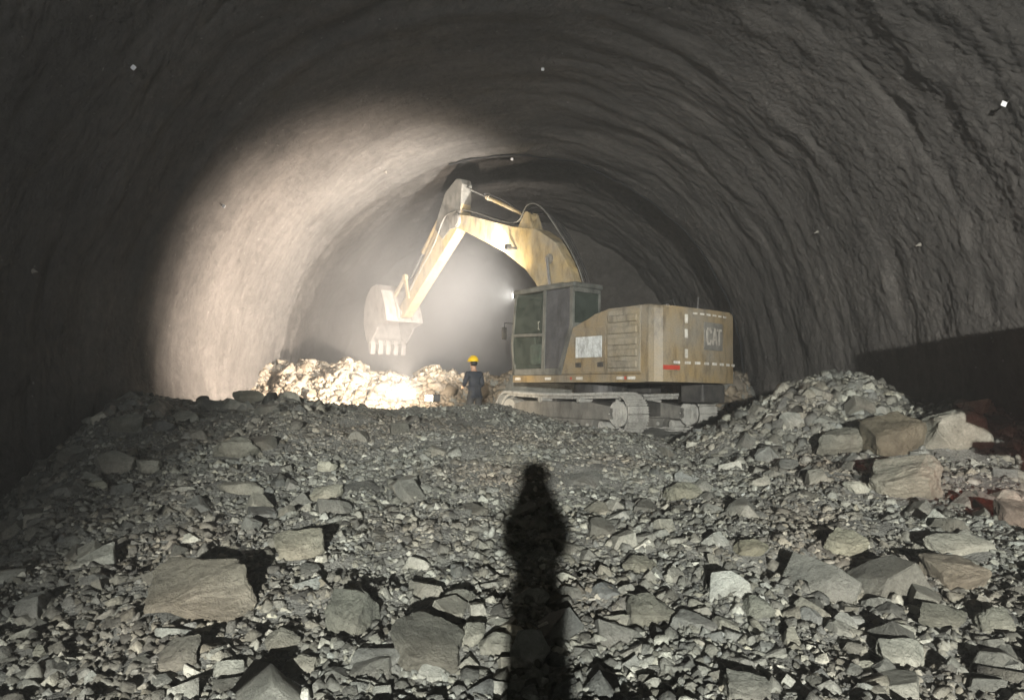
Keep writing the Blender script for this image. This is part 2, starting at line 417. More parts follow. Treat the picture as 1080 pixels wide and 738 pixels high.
# landmark boulders: px, py, width px, height px, tone, label, [yaw, roundness]
LM = [
 (210, 622, 118, 70, (1.05, .9, .74), 'largest flat brown slab lying on the lower left of the rubble', .5),
 (318, 577, 48, 34, (1.35, 1.25, 1.02), 'tan square-edged block up and right of the largest brown slab', .3),
 (371, 648, 50, 60, (.72, .76, .68), 'dark green-grey upright slab between the brown slab and the dark shadow', .5),
 (451, 680, 68, 56, (.62, .62, .56), 'dark rounded flat boulder low down, left of the long shadow', .6),
 (482, 632, 46, 22, (.95, .95, .88), 'thin angular grey slab propped just above the dark rounded boulder', .4),
 (495, 671, 30, 26, (1.25, 1.25, 1.15), 'pale pebble-shaped rock touching the right of the dark rounded boulder', .3),
 (521, 680, 34, 28, (1.0, 1.0, .92), 'grey faceted rock at the left edge of the long shadow near the bottom', .3),
 (262, 421, 30, 15, (1.5, 1.45, 1.25), 'squarish brown-grey boulder on the crest beneath the bright left wall', .3),
 (232, 419, 18, 11, (1.1, 1.1, 1.0), 'small dark rock on the crest just left of the squarish boulder', .3),
 (215, 424, 14, 10, (.75, .74, .68), 'smallest leftmost rock of the three on the bright-lit crest', .3),
 (249, 475, 44, 22, (.95, .95, .86), 'dusty elongated rock below the crest, above the left slope', .6),
 (253, 515, 42, 16, (1.1, 1.08, .98), 'pale long narrow rock lying under the dusty elongated one', .5),
 (132, 449, 32, 19, (1.1, 1.12, 1.05), 'grey blocky rock high on the far left edge of the rubble', .2),
 (157, 494, 24, 18, (1.5, 1.5, 1.42), 'pale wedge-shaped rock in the dim upper left of the rubble', .3),
 (345, 493, 17, 13, (1.9, 1.9, 1.7), 'small whitish cube of rock on the dirt of the upper slope', .1),
 (343, 522, 30, 16, (1.4, 1.35, 1.15), 'pale flat rock below the small whitish cube', .3),
 (298, 675, 38, 26, (1.0, .96, .86), 'grey-brown angular rock below the tan square-edged block', .3),
 (190, 693, 40, 28, (.9, .82, .74), 'reddish-grey rock directly below the largest brown slab', .3),
 (42, 687, 12, 12, (1.5, 1.5, 1.35), 'single small pale rock alone in the dark lower left corner', .2),
 (941, 461, 56, 50, (.82, .66, .42), 'rounded brown boulder with a curved crack under the right mound', .4),
 (1004, 459, 74, 48, (1.75, 1.7, 1.6), 'largest whitish boulder at the upper right, beside the wall shadow', .4),
 (955, 508, 74, 46, (1.4, 1.32, 1.15), 'broad pale jagged slab below the rounded brown boulder', .4),
 (893, 468, 52, 36, (.95, .95, .85), 'grey slanting slab on the flank of the mound left of the brown boulder', .5),
 (1002, 598, 52, 50, (1.1, .88, .68), 'rusty brown pointed boulder at the right, halfway down the rubble', .4),
 (1012, 577, 62, 20, (1.6, 1.55, 1.45), 'pale flat slab resting above the rusty pointed boulder', .4),
 (890, 572, 42, 30, (1.35, 1.3, 1.0), 'yellowish angular rock in the middle of the right slope', .3),
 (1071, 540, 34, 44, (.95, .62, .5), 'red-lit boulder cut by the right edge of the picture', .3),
 (787, 725, 46, 30, (1.05, 1.07, 1.05), 'blue-grey sharp rock at the very bottom, right of the shadow', .3),
 (951, 690, 46, 32, (1.55, 1.55, 1.5), 'whitish three-sided rock low on the right slope', .3),
 (682, 640, 48, 44, (.72, .74, .64), 'broad dark olive slab just right of the long shadow', .6),
 (800, 640, 28, 26, (.85, .92, .84), 'greenish-grey upright rock low in the middle of the right slope', .2),
 (790, 578, 38, 20, (1.05, .98, .68), 'olive flat rock on the slope below the rear track', .5),
 (722, 520, 36, 20, (1.1, 1.1, .88), 'low dusty hump-like rock a little below the front of the tracks', .6),
 (905, 515, 24, 12, (1.9, 1.9, 1.8), 'small bright white sliver of rock left of the broad jagged slab', .1),
 (995, 650, 50, 26, (.8, .78, .66), 'dark oblong rock below the rusty pointed boulder', .4),
 (1048, 655, 30, 34, (1.1, 1.1, .98), 'tall grey rock near the right edge, low on the slope', .3),
 (675, 597, 34, 22, (1.0, .97, .8), 'sandy flat rock right of the shadow at mid slope', .4),
 (765, 660, 26, 24, (1.3, 1.3, 1.2), 'light grey rock left of the greenish upright rock', .3),
 (640, 420, 10, 7, (1.4, 1.4, 1.3), 'tiny pale stone lying against the near track', .1),
 (318, 700, 34, 22, (1.15, 1.1, 1.0), 'light brown rock near the bottom left of the dark rounded boulder', .3),
]
LM = [l for l in LM if 'tiny' not in l[5]]
def boulder(px, py, wpx, hpx, tn, label, seed, rnd):
    p = hit(px, py+hpx*.3); dist = p[1]
    w = wpx/F*dist/2*1.06; h = hpx/F*dist/2
    bm = chunk(11 if rnd > .35 else 8, (1, .85, 1), seed)
    bmesh.ops.bevel(bm, geom=bm.edges[:], offset=.05, segments=1, affect='EDGES')
    bmesh.ops.triangulate(bm, faces=bm.faces[:])
    bmesh.ops.subdivide_edges(bm, edges=bm.edges[:], cuts=5, use_grid_fill=True)
    co = np.array([tuple(v.co) for v in bm.verts])
    ext = (co.max(0)-co.min(0))/2; cen = (co.max(0)+co.min(0))/2
    co = (co-cen)/ext
    nrm = co/np.maximum(np.linalg.norm(co, axis=1), .2)[:, None]
    s = seed*1.37
    d = .13*fbm(co[:, 0]*1.3+s, co[:, 1]*1.3, co[:, 2]*1.3, 4)+.035*fbm(co[:, 0]*7+s, co[:, 1]*7, co[:, 2]*7, 3)
    co = co+nrm*d[:, None]
    for v, c in zip(bm.verts, co): v.co = c
    # slab leaning on the slope, broad side up and toward the viewer
    tilt = math.radians(random.Random(seed).uniform(22, 40))
    hh = h/math.sin(tilt+.2)*.8
    depth = min(max(hh, .5*w), 1.1*w)
    far = min(max((p[1]-5)/4, 0), 1)
    thick = min(max((.75+.55*far)*h, .2*w), .9*w); depth *= 1-.25*far
    mtx = Matrix.Rotation(tilt, 4, 'X') @ Matrix.Diagonal((w, depth, thick, 1)) @ Matrix.Rotation(random.Random(seed+5).uniform(-.4, .4), 4, 'Z')
    bmesh.ops.transform(bm, matrix=mtx, verts=bm.verts)
    me = bpy.data.meshes.new('boulder'); bmesh.ops.recalc_face_normals(bm, faces=bm.faces); bm.to_mesh(me); bm.free()
    a = me.attributes.new('tone', 'FLOAT_COLOR', 'POINT')
    a.data.foreach_set('color', np.tile(np.array([*tn, 1.]), (len(me.vertices), 1)).astype(np.float32).ravel())
    o = link('boulder', me, M['stone'])
    cy = p[1]+depth*.35
    o.location = (p[0]*cy/p[1], cy, float(ground_h(np.array([p[0]]), np.array([cy]))[0])+thick*(.22+.12*far))
    tag(o, label, 'boulder')
    return o, w
def soften(t):
    m_ = sum(t)/3; return tuple((m_+(c-m_)*.55)*.92 for c in t)
BL = []
for i, (px, py, w, h, t, lab, rd) in enumerate(LM):
    o, ww = boulder(px, py, w, h, soften(t), lab, 40+i, rd)
    BL.append((px, py, o, ww))
bpos = np.array([(b[2].location.x, b[2].location.y) for b in BL]); brad = np.array([b[3] for b in BL])

# loose rock of the slope
def sample(n, y0, y1, power, xlim=.76):
    u = rng.random(n); e = power+1
    y = (y0**e+u*(y1**e-y0**e))**(1/e) if abs(e) > 1e-3 else y0*(y1/y0)**u
    x = rng.uniform(-1, 1, n)*np.minimum(xlim*y+.5, 7.5)
    return x, y
def clear(x, y, s, f=.8):
    d = np.sqrt((x[:, None]-bpos[:, 0])**2+(y[:, None]-bpos[:, 1])**2)
    return (d > brad*f+s[:, None]*.3).all(1)
x1, y1 = sample(9000, 3.2, 15, .0)
# coarse rock in patches; the upper middle is finer
pat = fbm(x1*.5, y1*.5, 1., 3)
s1 = np.exp(rng.normal(math.log(.088), .56, len(x1)))*(1+.4*pat)*(.84+.7*sstep(5, 12, y1))
side = np.maximum(sstep(1.8, 4, x1), sstep(-2.2, -4.2, x1)); fine = sstep(7.5, 11, y1)*(1-.8*side); s1 *= (1-.5*fine)
keep = clear(x1, y1, s1)&(rng.random(len(x1)) > .45*fine)
# nothing coarse under the lorry, nothing right in front of the machine
x1, y1, s1 = x1[keep], y1[keep], np.clip(s1[keep], .035, .5)
z1 = ground_h(x1, y1); P1 = np.stack([x1, y1, z1], 1)
qx, qy, qd = project(P1); vis = (qx > 12)&(qx < 1068)&(qy < 730)&(qy > 400)
scr = s1/qd*F*vis
order = np.argsort(-scr)
NIND = 255
ind, rest = order[:NIND], order[NIND:]
big = scatter_mesh('rubble', np.concatenate([P1[rest]]), s1[rest], LIB, .5, M['stone'], sink=.24)
def more(n, y0, y1, power, med, sig, lib, name, tilt=.7, smin=.012, smax=.12, sink=.1):
    x, y = sample(n, y0, y1, power)
    s = np.clip(np.exp(rng.normal(math.log(med), sig, n)), smin, smax)
    k = clear(x, y, s, .85)
    bare = sstep(.05, .35, fbm(x*.8+3, y*.8, 6., 4))*sstep(5.5, 9, y)
    k &= rng.random(n) > .75*bare
    x, y, s = x[k], y[k], s[k]
    return scatter_mesh(name, np.stack([x, y, ground_h(x, y)], 1), s, lib, tilt, M['stone'], sink=sink)
parts = [big,
         more(15000, 3.2, 10, .3, .062, .4, LIB, 'r', smax=.14),
         more(30000, 3.2, 12, .6, .032, .35, SML, 'r'),
         more(26000, 9, 17.2, .6, .04, .45, SML, 'r', smax=.13)]
# cone of finer spoil on the right
n = 12000; xx = rng.normal(5.9, 1.2, n); yy = rng.normal(12.4, 1.2, n); ok = (np.abs(xx) < 7.4)
xx, yy = xx[ok], yy[ok]; ss = np.clip(np.exp(rng.normal(math.log(.046), .65, len(xx))), .02, .26)
parts.append(scatter_mesh('r', np.stack([xx, yy, ground_h(xx, yy)], 1), ss, SML, .8, M['stone'], sink=.1))
def join(objs):
    """one mesh out of several tri meshes, tone kept"""
    Vs, Fs, Ts, off = [], [], [], 0
    for o in objs:
        me = o.data; nv = len(me.vertices)
        v = np.empty(nv*3, np.float32); me.vertices.foreach_get('co', v)
        f = np.empty(len(me.loops), np.int32); me.loops.foreach_get('vertex_index', f)
        t = np.empty(nv*4, np.float32); me.attributes['tone'].data.foreach_get('color', t)
        Vs.append(v.reshape(-1, 3)); Fs.append(f+off); Ts.append(t.reshape(-1, 4)); off += nv
        bpy.data.objects.remove(o); bpy.data.meshes.remove(me)
    return np.concatenate(Vs), np.concatenate(Fs), np.concatenate(Ts)
v_, f_, t_ = join(parts)
rb = np_mesh('rubble', v_, f_, 3, M['stone'], tone=t_)
tag(rb, 'small grey broken stones and grit covering the slope between the larger rocks', 'rubble', kind='stuff')
# blasted heap beyond the machine
n = 26000; xx = rng.uniform(-7.6, 7.4, n); yy = rng.uniform(18.6, 27, n)
lx = -(xx-2.38)*.616+(yy-20)*.788; ly = -(xx-2.38)*.788-(yy-20)*.616
ok = ~((np.abs(lx) < 3.9)&(np.abs(ly) < 2.3))&~((xx > 1.5)&(yy < 21.5)); xx, yy = xx[ok], yy[ok]; n = len(xx)
ss = np.clip(np.exp(rng.normal(math.log(.115), .55, n)), .045, .6)
hp = scatter_mesh('muck_heap', np.stack([xx, yy, ground_h(xx, yy)], 1), ss, LIB, .7, M['muck'], sink=.12, spread=.16)
tag(hp, 'floodlit cream heap of blasted rock behind the crest, under the bucket', 'rock heap', kind='stuff')

# countable rocks, labelled from the landmark boulder nearest to each
SHORT = {i: l[5] for i, l in enumerate(LM)}
KEY = ['the largest flat brown slab', 'the tan square-edged block', 'the green-grey upright slab', 'the dark rounded boulder', 'the thin propped slab',
       'the pale rock beside the rounded boulder', 'the faceted rock at the shadow edge', 'the squarish crest boulder', 'the small dark crest rock', 'the smallest crest rock',
       'the dusty elongated rock', 'the pale long narrow rock', 'the far-left blocky rock', 'the dim pale wedge rock', 'the small whitish cube', 'the pale flat rock under the cube',
       'the grey-brown angular rock', 'the reddish-grey rock', 'the lone pale corner rock', 'the rounded brown boulder', 'the largest whitish boulder', 'the broad pale jagged slab',
       'the slanting mound slab', 'the rusty pointed boulder', 'the pale slab above the rusty boulder', 'the yellowish angular rock', 'the red-lit edge boulder',
       'the blue-grey bottom rock', 'the whitish three-sided rock', 'the broad dark olive slab', 'the greenish upright rock', 'the olive flat rock',
       'the dusty hump-like rock', 'the bright white sliver', 'the dark oblong rock', 'the tall grey right-edge rock', 'the sandy flat rock', 'the light grey lower rock',
       'the light brown bottom-left rock']
lpx = np.array([(l[0], l[1]) for l in LM], float)
ORD = ['nearest', 'second nearest', 'third nearest', 'fourth nearest', 'fifth nearest', 'sixth nearest', 'seventh nearest', 'eighth nearest', 'ninth nearest', 'tenth nearest']
TN = tones(NIND, .34)
lum = TN[:, :3].mean(1)
recs = {}
for j, i in enumerate(ind):
    dx, dy = qx[i]-lpx[:, 0], qy[i]-lpx[:, 1]
    k = int(np.argmin(dx*dx+dy*dy)); a = math.degrees(math.atan2(-dy[k], dx[k])) % 360
    dr = ['right of', 'above right of', 'above', 'above left of', 'left of', 'below left of', 'below', 'below right of'][int(((a+22.5) % 360)//45)]
    tw = 'dark' if lum[j] < .82 else ('pale' if lum[j] > 1.3 else 'mid-grey')
    recs.setdefault((k, dr, tw), []).append((math.hypot(dx[k], dy[k]), j, i))
labels = {}
for (k, dr, tw), lst in recs.items():
    for r, (_, j, i) in enumerate(sorted(lst)):
        labels[j] = (f'{tw} rock {dr} {KEY[k]}' if len(lst) == 1 else f'{tw} rock, {ORD[min(r, 9)]} one {dr} {KEY[k]}')
RM = rotmats(NIND, .45)
for j, i in enumerate(ind):
    li = int(rng.integers(0, len(LIB))); s = s1[i]/2
    bm = chunk(7, (1, random.Random(j).uniform(.6, .95), random.Random(j+9).uniform(.4, .8)), 2000+j)
    if scr[i] > 13:
        bmesh.ops.bevel(bm, geom=bm.edges[:], offset=.035, segments=1, affect='EDGES')
        bmesh.ops.triangulate(bm, faces=bm.faces[:])
        bmesh.ops.subdivide_edges(bm, edges=bm.edges[:], cuts=1)
        co = np.array([tuple(v.co) for v in bm.verts])
        d = .05*fbm(co[:, 0]*2.4+j, co[:, 1]*2.4, co[:, 2]*2.4, 2)
        for v, q in zip(bm.verts, co*(1+d[:, None])): v.co = q
    m4 = Matrix([list(r)+[0] for r in RM[j]]+[[0, 0, 0, 1]]) @ Matrix.Scale(s*1.05, 4)
    bmesh.ops.transform(bm, matrix=m4, verts=bm.verts)
    me = bpy.data.meshes.new('rock'); bmesh.ops.recalc_face_normals(bm, faces=bm.faces); bm.to_mesh(me); bm.free()
    at = me.attributes.new('tone', 'FLOAT_COLOR', 'POINT')
    at.data.foreach_set('color', np.tile(TN[j], (len(me.vertices), 1)).astype(np.float32).ravel())
    o = link('rock', me, M['stone']); o.location = (P1[i, 0], P1[i, 1], P1[i, 2]-s*.28)
    tag(o, labels[j], 'rock', 'loose rocks on the rubble slope')

# ------------------------------------------------------------------ excavator
# local frame: x forward, y left, z up, origin on the ground under the slew ring
def vprism(bm, pts, z0, z1, bev=0., seg=2, slope=None):
    a = [bm.verts.new((x, y, z0)) for x, y in pts]
    b = [bm.verts.new((x, y, z1 if slope is None else slope(x, y))) for x, y in pts]
    n = len(pts); fs = [bm.faces.new(a[::-1]), bm.faces.new(b)]
    for i in range(n): fs.append(bm.faces.new((a[i], a[(i+1) % n], b[(i+1) % n], b[i])))
    if bev:
        es = [e for f in (fs[1],) for e in f.edges]
        bmesh.ops.bevel(bm, geom=es, offset=bev, segments=seg, affect='EDGES', profile=.6)
EX = empty('excavator', (2.38, 20.0, .37), (math.radians(1.0), 0, PI/2+math.radians(38)))
tag(EX, 'large dusty yellow tracked excavator with raised boom standing behind the rubble crest', 'excavator')
# tracks
def track_path(r=.47, L=2.08, n=14):
    pts = []
    for k in range(n+1): a = -PI/2+PI*k/n; pts.append((L+r*math.cos(a), r+.03+r*math.sin(a)))
    for k in range(1, 16): t = k/16; pts.append((L-2*L*t, 2*r+.03-.05*math.sin(PI*t)))
    for k in range(n+1): a = PI/2+PI*k/n; pts.append((-L+r*math.cos(a), r+.03+r*math.sin(a)))
    for k in range(1, 16): t = k/16; pts.append((-L+2*L*t, .03))
    return pts
def resample(pts, step):
    P = [Vector((p[0], 0, p[1])) for p in pts]; P.append(P[0]); out = []; d = 0; nxt = 0
    for a, b in zip(P, P[1:]):
        l = (b-a).length
        while nxt <= d+l and l > 0:
            out.append((a.lerp(b, (nxt-d)/l), (b-a).normalized())); nxt += step
        d += l
    return out[:-1]
for sy in (1, -1):
    yc = 1.3*sy
    bm = newbm()
    for p, t in resample(track_path(), .19):
        nrm = Vector((t.z, 0, -t.x))
        rot = Matrix((( t.x, 0, nrm.x, p.x), (0, 1, 0, yc), (t.z, 0, nrm.z, p.z), (0, 0, 0, 1)))
        box(bm, -.088, .088, -.33, .33, -.02, .02, mtx=rot)
        for q in (-.06, .0, .06): box(bm, q-.008, q+.008, -.33, .33, .018, .05, mtx=rot)
        for q in (-.12, .12): box(bm, -.09, .09, q-.03, q+.03, -.09, -.018, mtx=rot)
    tr = obj('track', bm, M['shoe'], EX)
    bm = newbm()
    prism(bm, [(-1.95, .34), (-1.95, .66), (-1.2, .76), (1.4, .76), (1.9, .66), (1.9, .34)], yc-.2, yc+.2, .03)
    prism(bm, [(-1.2, .1), (-1.3, .34), (1.35, .34), (1.2, .1)], yc-.24, yc+.24, .02)
    obj('track_frame', bm, M['grey'], tr)
    for x, nm in ((2.08, 'idler'), (-2.08, 'sprocket')):
        bm = newbm(); cyl(bm, (x, yc-.2, .5), (x, yc+.2, .5), .30, n=24); cyl(bm, (x, yc-.27, .5), (x, yc+.25, .5), .13, n=18)
        if nm == 'sprocket':
            for k in range(18):
                a = 2*PI*k/18; box(bm, x+.37*math.cos(a)-.03, x+.37*math.cos(a)+.03, yc-.05, yc+.05, .5+.37*math.sin(a)-.03, .5+.37*math.sin(a)+.03)
            for k in range(10):
                a = 2*PI*k/10; cyl(bm, (x+.26*math.cos(a), yc-.23, .5+.26*math.sin(a)), (x+.26*math.cos(a), yc+.23, .5+.26*math.sin(a)), .018, n=6)
        obj(nm, bm, M['shoe'], tr)
    for x in np.linspace(-1.55, 1.55, 8):
        bm = newbm(); cyl(bm, (x, yc-.22, .2), (x, yc+.22, .2), .11, n=14); cyl(bm, (x, yc-.26, .2), (x, yc+.26, .2), .05, n=10); obj('roller', bm, M['shoe'], tr)
    for x in (-.75, .75):
        bm = newbm(); cyl(bm, (x, yc-.2, .8), (x, yc+.2, .8), .09, n=14); cyl(bm, (x, yc-.25, .8), (x, yc+.25, .8), .045, n=10); obj('carrier_roller', bm, M['shoe'], tr)
bm = newbm(); box(bm, -1.1, 1.1, -.55, .55, .45, .95, .06)
for sx in (-1, 1):
    for sy in (-1, 1): prism(bm, [(sx*.5, .45), (sx*.5, .85), (sx*1.15, .75), (sx*1.15, .4)], min(sy*.3, sy*1.15), max(sy*.3, sy*1.15), .03)
obj('car_body', bm, M['dark'], EX)
bm = newbm(); cyl(bm, (0, 0, .9), (0, 0, 1.24), .72, n=36); obj('slew_ring', bm, M['dark'], EX)
# revolving deck
def rear_x(y): return -3.22-.24*(1-(y/1.5)**2)
bm = newbm()
vprism(bm, [(1.95, -1.45), (2.03, -1.3), (2.03, 1.35), (1.95, 1.49), (-2.8, 1.49), (-2.8, -1.45)], 1.25, 1.44, .015)
obj('revolving_deck', bm, M['yellow'], EX)
bm = newbm(); box(bm, -3.0, -2.3, -1.38, -.5, .78, 1.245, .05); box(bm, -1.1, .9, -1.2, -.75, 1.0, 1.245, .03); 
obj('belly_guard', bm, M['dark'], EX)
# engine bay, side panels
bm = newbm()
prism(bm, [(.0, 1.44), (-.44, 2.66), (-.82, 2.7), (-1.22, 2.93), (-1.75, 3.02), (-2.78, 3.04), (-2.78, 1.44)], .52, 1.47, .05, 3)
cv = obj('engine_cover', bm, M['yellow'], EX)
bm = newbm()
prism(bm, [(-1.0, 1.44), (-1.0, 2.8), (-1.3, 3.0), (-2.78, 3.03), (-2.78, 1.44)], -1.47, .5, .05, 3)
for k in range(3): box(bm, -2.5+.42*k, -2.2+.42*k, -.9, .3, 3.02, 3.07, .01)
obj('engine_hood', bm, M['yellow'], EX)
bm = newbm(); prism(bm, [(1.7, 1.44), (1.7, 2.1), (1.0, 2.25), (-.98, 2.6), (-.98, 1.44)], -1.47, -.5, .05, 3); obj('fuel_tank', bm, M['yellow'], EX)
# louvred rear side panel
bm = newbm(); box(bm, -2.76, -1.72, 1.47, 1.495, 1.5, 2.96, .01)
for k in range(5):
    z = 1.58+.27*k
    prism(bm, [(-2.7, z), (-1.78, z), (-1.78, z+.17), (-2.7, z+.17)], 1.485, 1.56, .03)
sp = obj('vent_panel', bm, M['panel'], cv)
bm = newbm(); box(bm, -1.66, -.48, 1.47, 1.49, 1.5, 2.6, .01)
dp = obj('side_door', bm, M['yellow'], cv)
bm = newbm(); box(bm, -1.54, -.62, 1.49, 1.515, 1.86, 2.38, .01); obj('placard', bm, M['placard'], cv)
bm = newbm()
for x in (-.72, -1.5): box(bm, x-.09, x+.09, 1.49, 1.53, 1.62, 1.74, .01)
obj('door_latch', bm, M['dark'], cv)
# counterweight
ys = [1.49-2.98*k/16 for k in range(17)]
pl = [(-2.8, 1.49)]+[(-3.02, 1.49), (-3.14, 1.44)]+[(rear_x(y), y) for y in ys[1:-1]]+[(-3.14, -1.44), (-3.02, -1.49), (-2.8, -1.49)]
bm = newbm(); vprism(bm, pl, 1.26, 3.05, .13, 4, slope=lambda x, y: 3.06+.12*(x+2.8))
cw = obj('counterweight', bm, M['yellow'], EX)
def on_rear(bm, y0, y1, z0, z1, t=.012):
    n = max(1, int(abs(y1-y0)/.12)); yy = [y0+(y1-y0)*k/n for k in range(n+1)]
    a = [(rear_x(y)-t, y) for y in yy]; b = [(rear_x(y)+.02, y) for y in yy][::-1]
    vprism(bm, a+b, z0, z1)
bm = newbm(); on_rear(bm, .08, -.66, 2.03, 2.68, .035); lp = obj('logo_plate', bm, M['grey'], cw)
# raised CAT letters, drawn as strokes
def stroke(bm, pts, w, yc, zc, h):
    for (u0, v0), (u1, v1) in zip(pts, pts[1:]):
        du, dv = u1-u0, v1-v0; L = math.hypot(du, dv); nu, nv = -dv/L*w/2, du/L*w/2
        eu, ev = du/L*w/2, dv/L*w/2
        q = [(u0-eu+nu, v0-ev+nv), (u1+eu+nu, v1+ev+nv), (u1+eu-nu, v1+ev-nv), (u0-eu-nu, v0-ev-nv)]
        lo, hi = [], []
        for u, v in q:
            y = yc-u*h; x = rear_x(y)-.036
            lo.append(bm.verts.new((x, y, zc+v*h))); hi.append(bm.verts.new((x-.012, y, zc+v*h)))
        bm.faces.new(lo); bm.faces.new(hi[::-1])
        for i in range(4): bm.faces.new((lo[i], hi[i], hi[(i+1) % 4], lo[(i+1) % 4]))
bm = newbm(); hh = .36; y0 = .0
stroke(bm, [(.42, .78), (.3, .95), (.1, .95), (.0, .78), (.0, .17), (.1, .0), (.3, .0), (.42, .17)], .15, y0, 2.18, hh)
stroke(bm, [(.62, .0), (.85, .95), (1.08, .0)], .15, y0, 2.18, hh); stroke(bm, [(.7, .27), (1.0, .27)], .13, y0, 2.18, hh)
stroke(bm, [(1.15, .93), (1.6, .93)], .15, y0, 2.18, hh); stroke(bm, [(1.375, .93), (1.375, .0)], .15, y0, 2.18, hh)
obj('lettering', bm, m_simple('faded_letter_paint', (.4, .38, .33), .6, 0, (.22, .2, .17), 6, .6), lp)
def strip(*a):
    b = newbm(); on_rear(b, *a); obj('reflective_strip', b, M['tape'], cw)
for k in range(8): y = 1.02-.32*k; strip(y, y-.17, 1.68, 1.74)
for z in (1.82, 2.28, 2.62): strip(.7, .62, z, z+.2)
for k in range(6): y = .45-.24*k; strip(y, y-.14, 2.84, 2.88)
bm = newbm(); on_rear(bm, 1.3, .86, 1.54, 1.64, .02); obj('tail_reflector', bm, M['rtape'], cw)
for x in (1.72, .45, -.75, -2.15, -2.5):
    bm = newbm(); box(bm, x-.12, x+.12, 1.485, 1.497, 1.315, 1.385); obj('reflective_strip', bm, M['tape'], EX)
for x in (-2.31, -.44):
    bm = newbm(); box(bm, x-.03, x+.03, 1.485, 1.497, 1.315, 1.385); obj('reflective_strip', bm, M['rtape'], EX)
bm = newbm(); cyl(bm, (-2.95, -.35, 3.0), (-2.97, -.35, 3.34), .02); cyl(bm, (-2.95, -.35, 3.02), (-2.95, -.35, 3.1), .05); obj('antenna', bm, M['dark'], EX)
bm = newbm(); cyl(bm, (-1.7, -.7, 3.0), (-1.7, -.7, 3.32), .07); obj('exhaust_pipe', bm, M['dark'], EX)
bm = newbm()
tube(bm, [(-.5, -1.3, 2.5), (-.5, -1.3, 3.3), (-1.4, -1.3, 3.5), (-1.6, -1.3, 3.1)], .02); tube(bm, [(1.6, -1.35, 2.0), (1.5, -1.35, 2.95), (.4, -1.35, 3.0), (.3, -1.35, 2.3)], .02)
obj('handrail', bm, M['dark'], EX)
# cab
cab = empty('cab', (0, 0, 0)); cab.parent = EX
bm = newbm()
YL, YR = 1.46, .46
for y0, y1 in ((YL-.07, YL), (YR, YR+.07)):
    prism(bm, [(2.0, 1.45), (2.1, 2.3), (1.93, 3.72), (1.85, 3.72), (2.01, 2.3), (1.91, 1.45)], y0, y1, .012)   # front pillar
    prism(bm, [(2.0, 1.45), (2.02, 1.62), (-.05, 1.62), (.0, 1.45)], y0, y1, .01)
    prism(bm, [(.78, 1.6), (.64, 1.6), (.6, 3.7), (.72, 3.7)], y0, y1, .01)
    prism(bm, [(-.45, 2.66), (-.45, 3.7), (-.33, 3.7), (-.33, 2.66)], y0, y1, .01)
    prism(bm, [(-.02, 1.5), (-.45, 2.68), (-.33, 2.72), (.1, 1.6)], y0, y1, .01)
prism(bm, [(2.09, 2.52), (2.08, 2.6), (.7, 2.56), (.7, 2.48)], YL-.06, YL+.012, .008)
box(bm, 1.9, 2.0, YR, YL, 1.45, 1.75, .02); box(bm, -.46, -.36, YR+.05, YL-.05, 2.6, 2.78, .01); box(bm, -.46, -.36, YR+.05, YL-.05, 3.58, 3.72, .01)
box(bm, 1.84, 1.93, YR, YL, 3.6, 3.72, .01)
box(bm, 0, 1.95, YR+.05, YL-.05, 1.44, 1.5)
obj('cab_frame', bm, M['cabp'], cab)
bm = newbm(); box(bm, -.52, 2.0, YR-.03, YL+.03, 3.69, 3.83, .05); box(bm, .1, 1.4, YR+.12, YL-.12, 3.82, 3.88, .02); obj('roof', bm, M['cabp'], cab)
bm = newbm(); prism(bm, [(.64, 1.6), (.1, 1.6), (-.33, 2.7), (-.33, 3.68), (.6, 3.68)], YL-.05, YL-.02)
obj('rear_quarter_panel', bm, m_simple('dark_quarter_panel', (.035, .04, .045), .35, 0, (.09, .095, .1), 2, .6), cab)
def pane(nm, pts, y): b = newbm(); prism(b, pts, y-.006, y+.006); return obj(nm, b, M['glass'], cab)
pane('door_window', [(2.02, 2.6), (1.88, 3.66), (.74, 3.66), (.74, 2.57)], YL-.03)
pane('door_window', [(1.94, 1.63), (2.02, 2.5), (.74, 2.47), (.76, 1.63)], YL-.03)
pane('side_window', [(1.94, 1.63), (2.02, 2.4), (1.88, 3.66), (-.3, 3.66), (-.3, 2.7), (.1, 1.63)], YR+.03)
bm = newbm(); box(bm, -.42, -.405, YR+.05, YL-.06, 2.78, 3.58); obj('rear_window', bm, M['glass'], cab)
bm = newbm(); prism(bm, [(1.93, 1.75), (2.05, 2.3), (1.89, 3.6), (1.905, 3.6), (2.065, 2.3), (1.945, 1.75)], YR+.06, YL-.07); obj('windscreen', bm, M['glass'], cab)
bm = newbm(); tube(bm, [(.85, YL+.01, 2.66), (.85, YL+.05, 2.68), (.85, YL+.05, 2.86), (.85, YL+.01, 2.88)], .015); obj('door_handle', bm, M['tape'], cab)
bm = newbm()
box(bm, .35, .95, .7, 1.22, 1.75, 1.95, .05); box(bm, .25, .42, .7, 1.22, 1.9, 2.75, .05); box(bm, .28, .4, .82, 1.1, 2.74, 2.98, .04)
box(bm, .5, .8, .8, 1.1, 1.5, 1.75)
obj('operator_seat', bm, M['dark'], cab)
bm = newbm(); box(bm, 1.0, 1.45, 1.16, 1.3, 1.75, 2.3, .05); cyl(bm, (1.3, 1.23, 2.3), (1.34, 1.23, 2.5), .02); obj('control_console', bm, M['placard'], cab)
bm = newbm(); tube(bm, [(2.0, 1.44, 2.9), (2.2, 1.62, 2.92), (2.2, 1.62, 2.75)], .015); box(bm, 2.17, 2.22, 1.55, 1.7, 2.45, 2.8, .02); obj('mirror', bm, M['dark'], cab)
bm = newbm(); box(bm, 1.98, 2.1, 1.14, 1.42, 3.62, 3.78, .02); wl = obj('work_lamp', bm, M['dark'], cab)
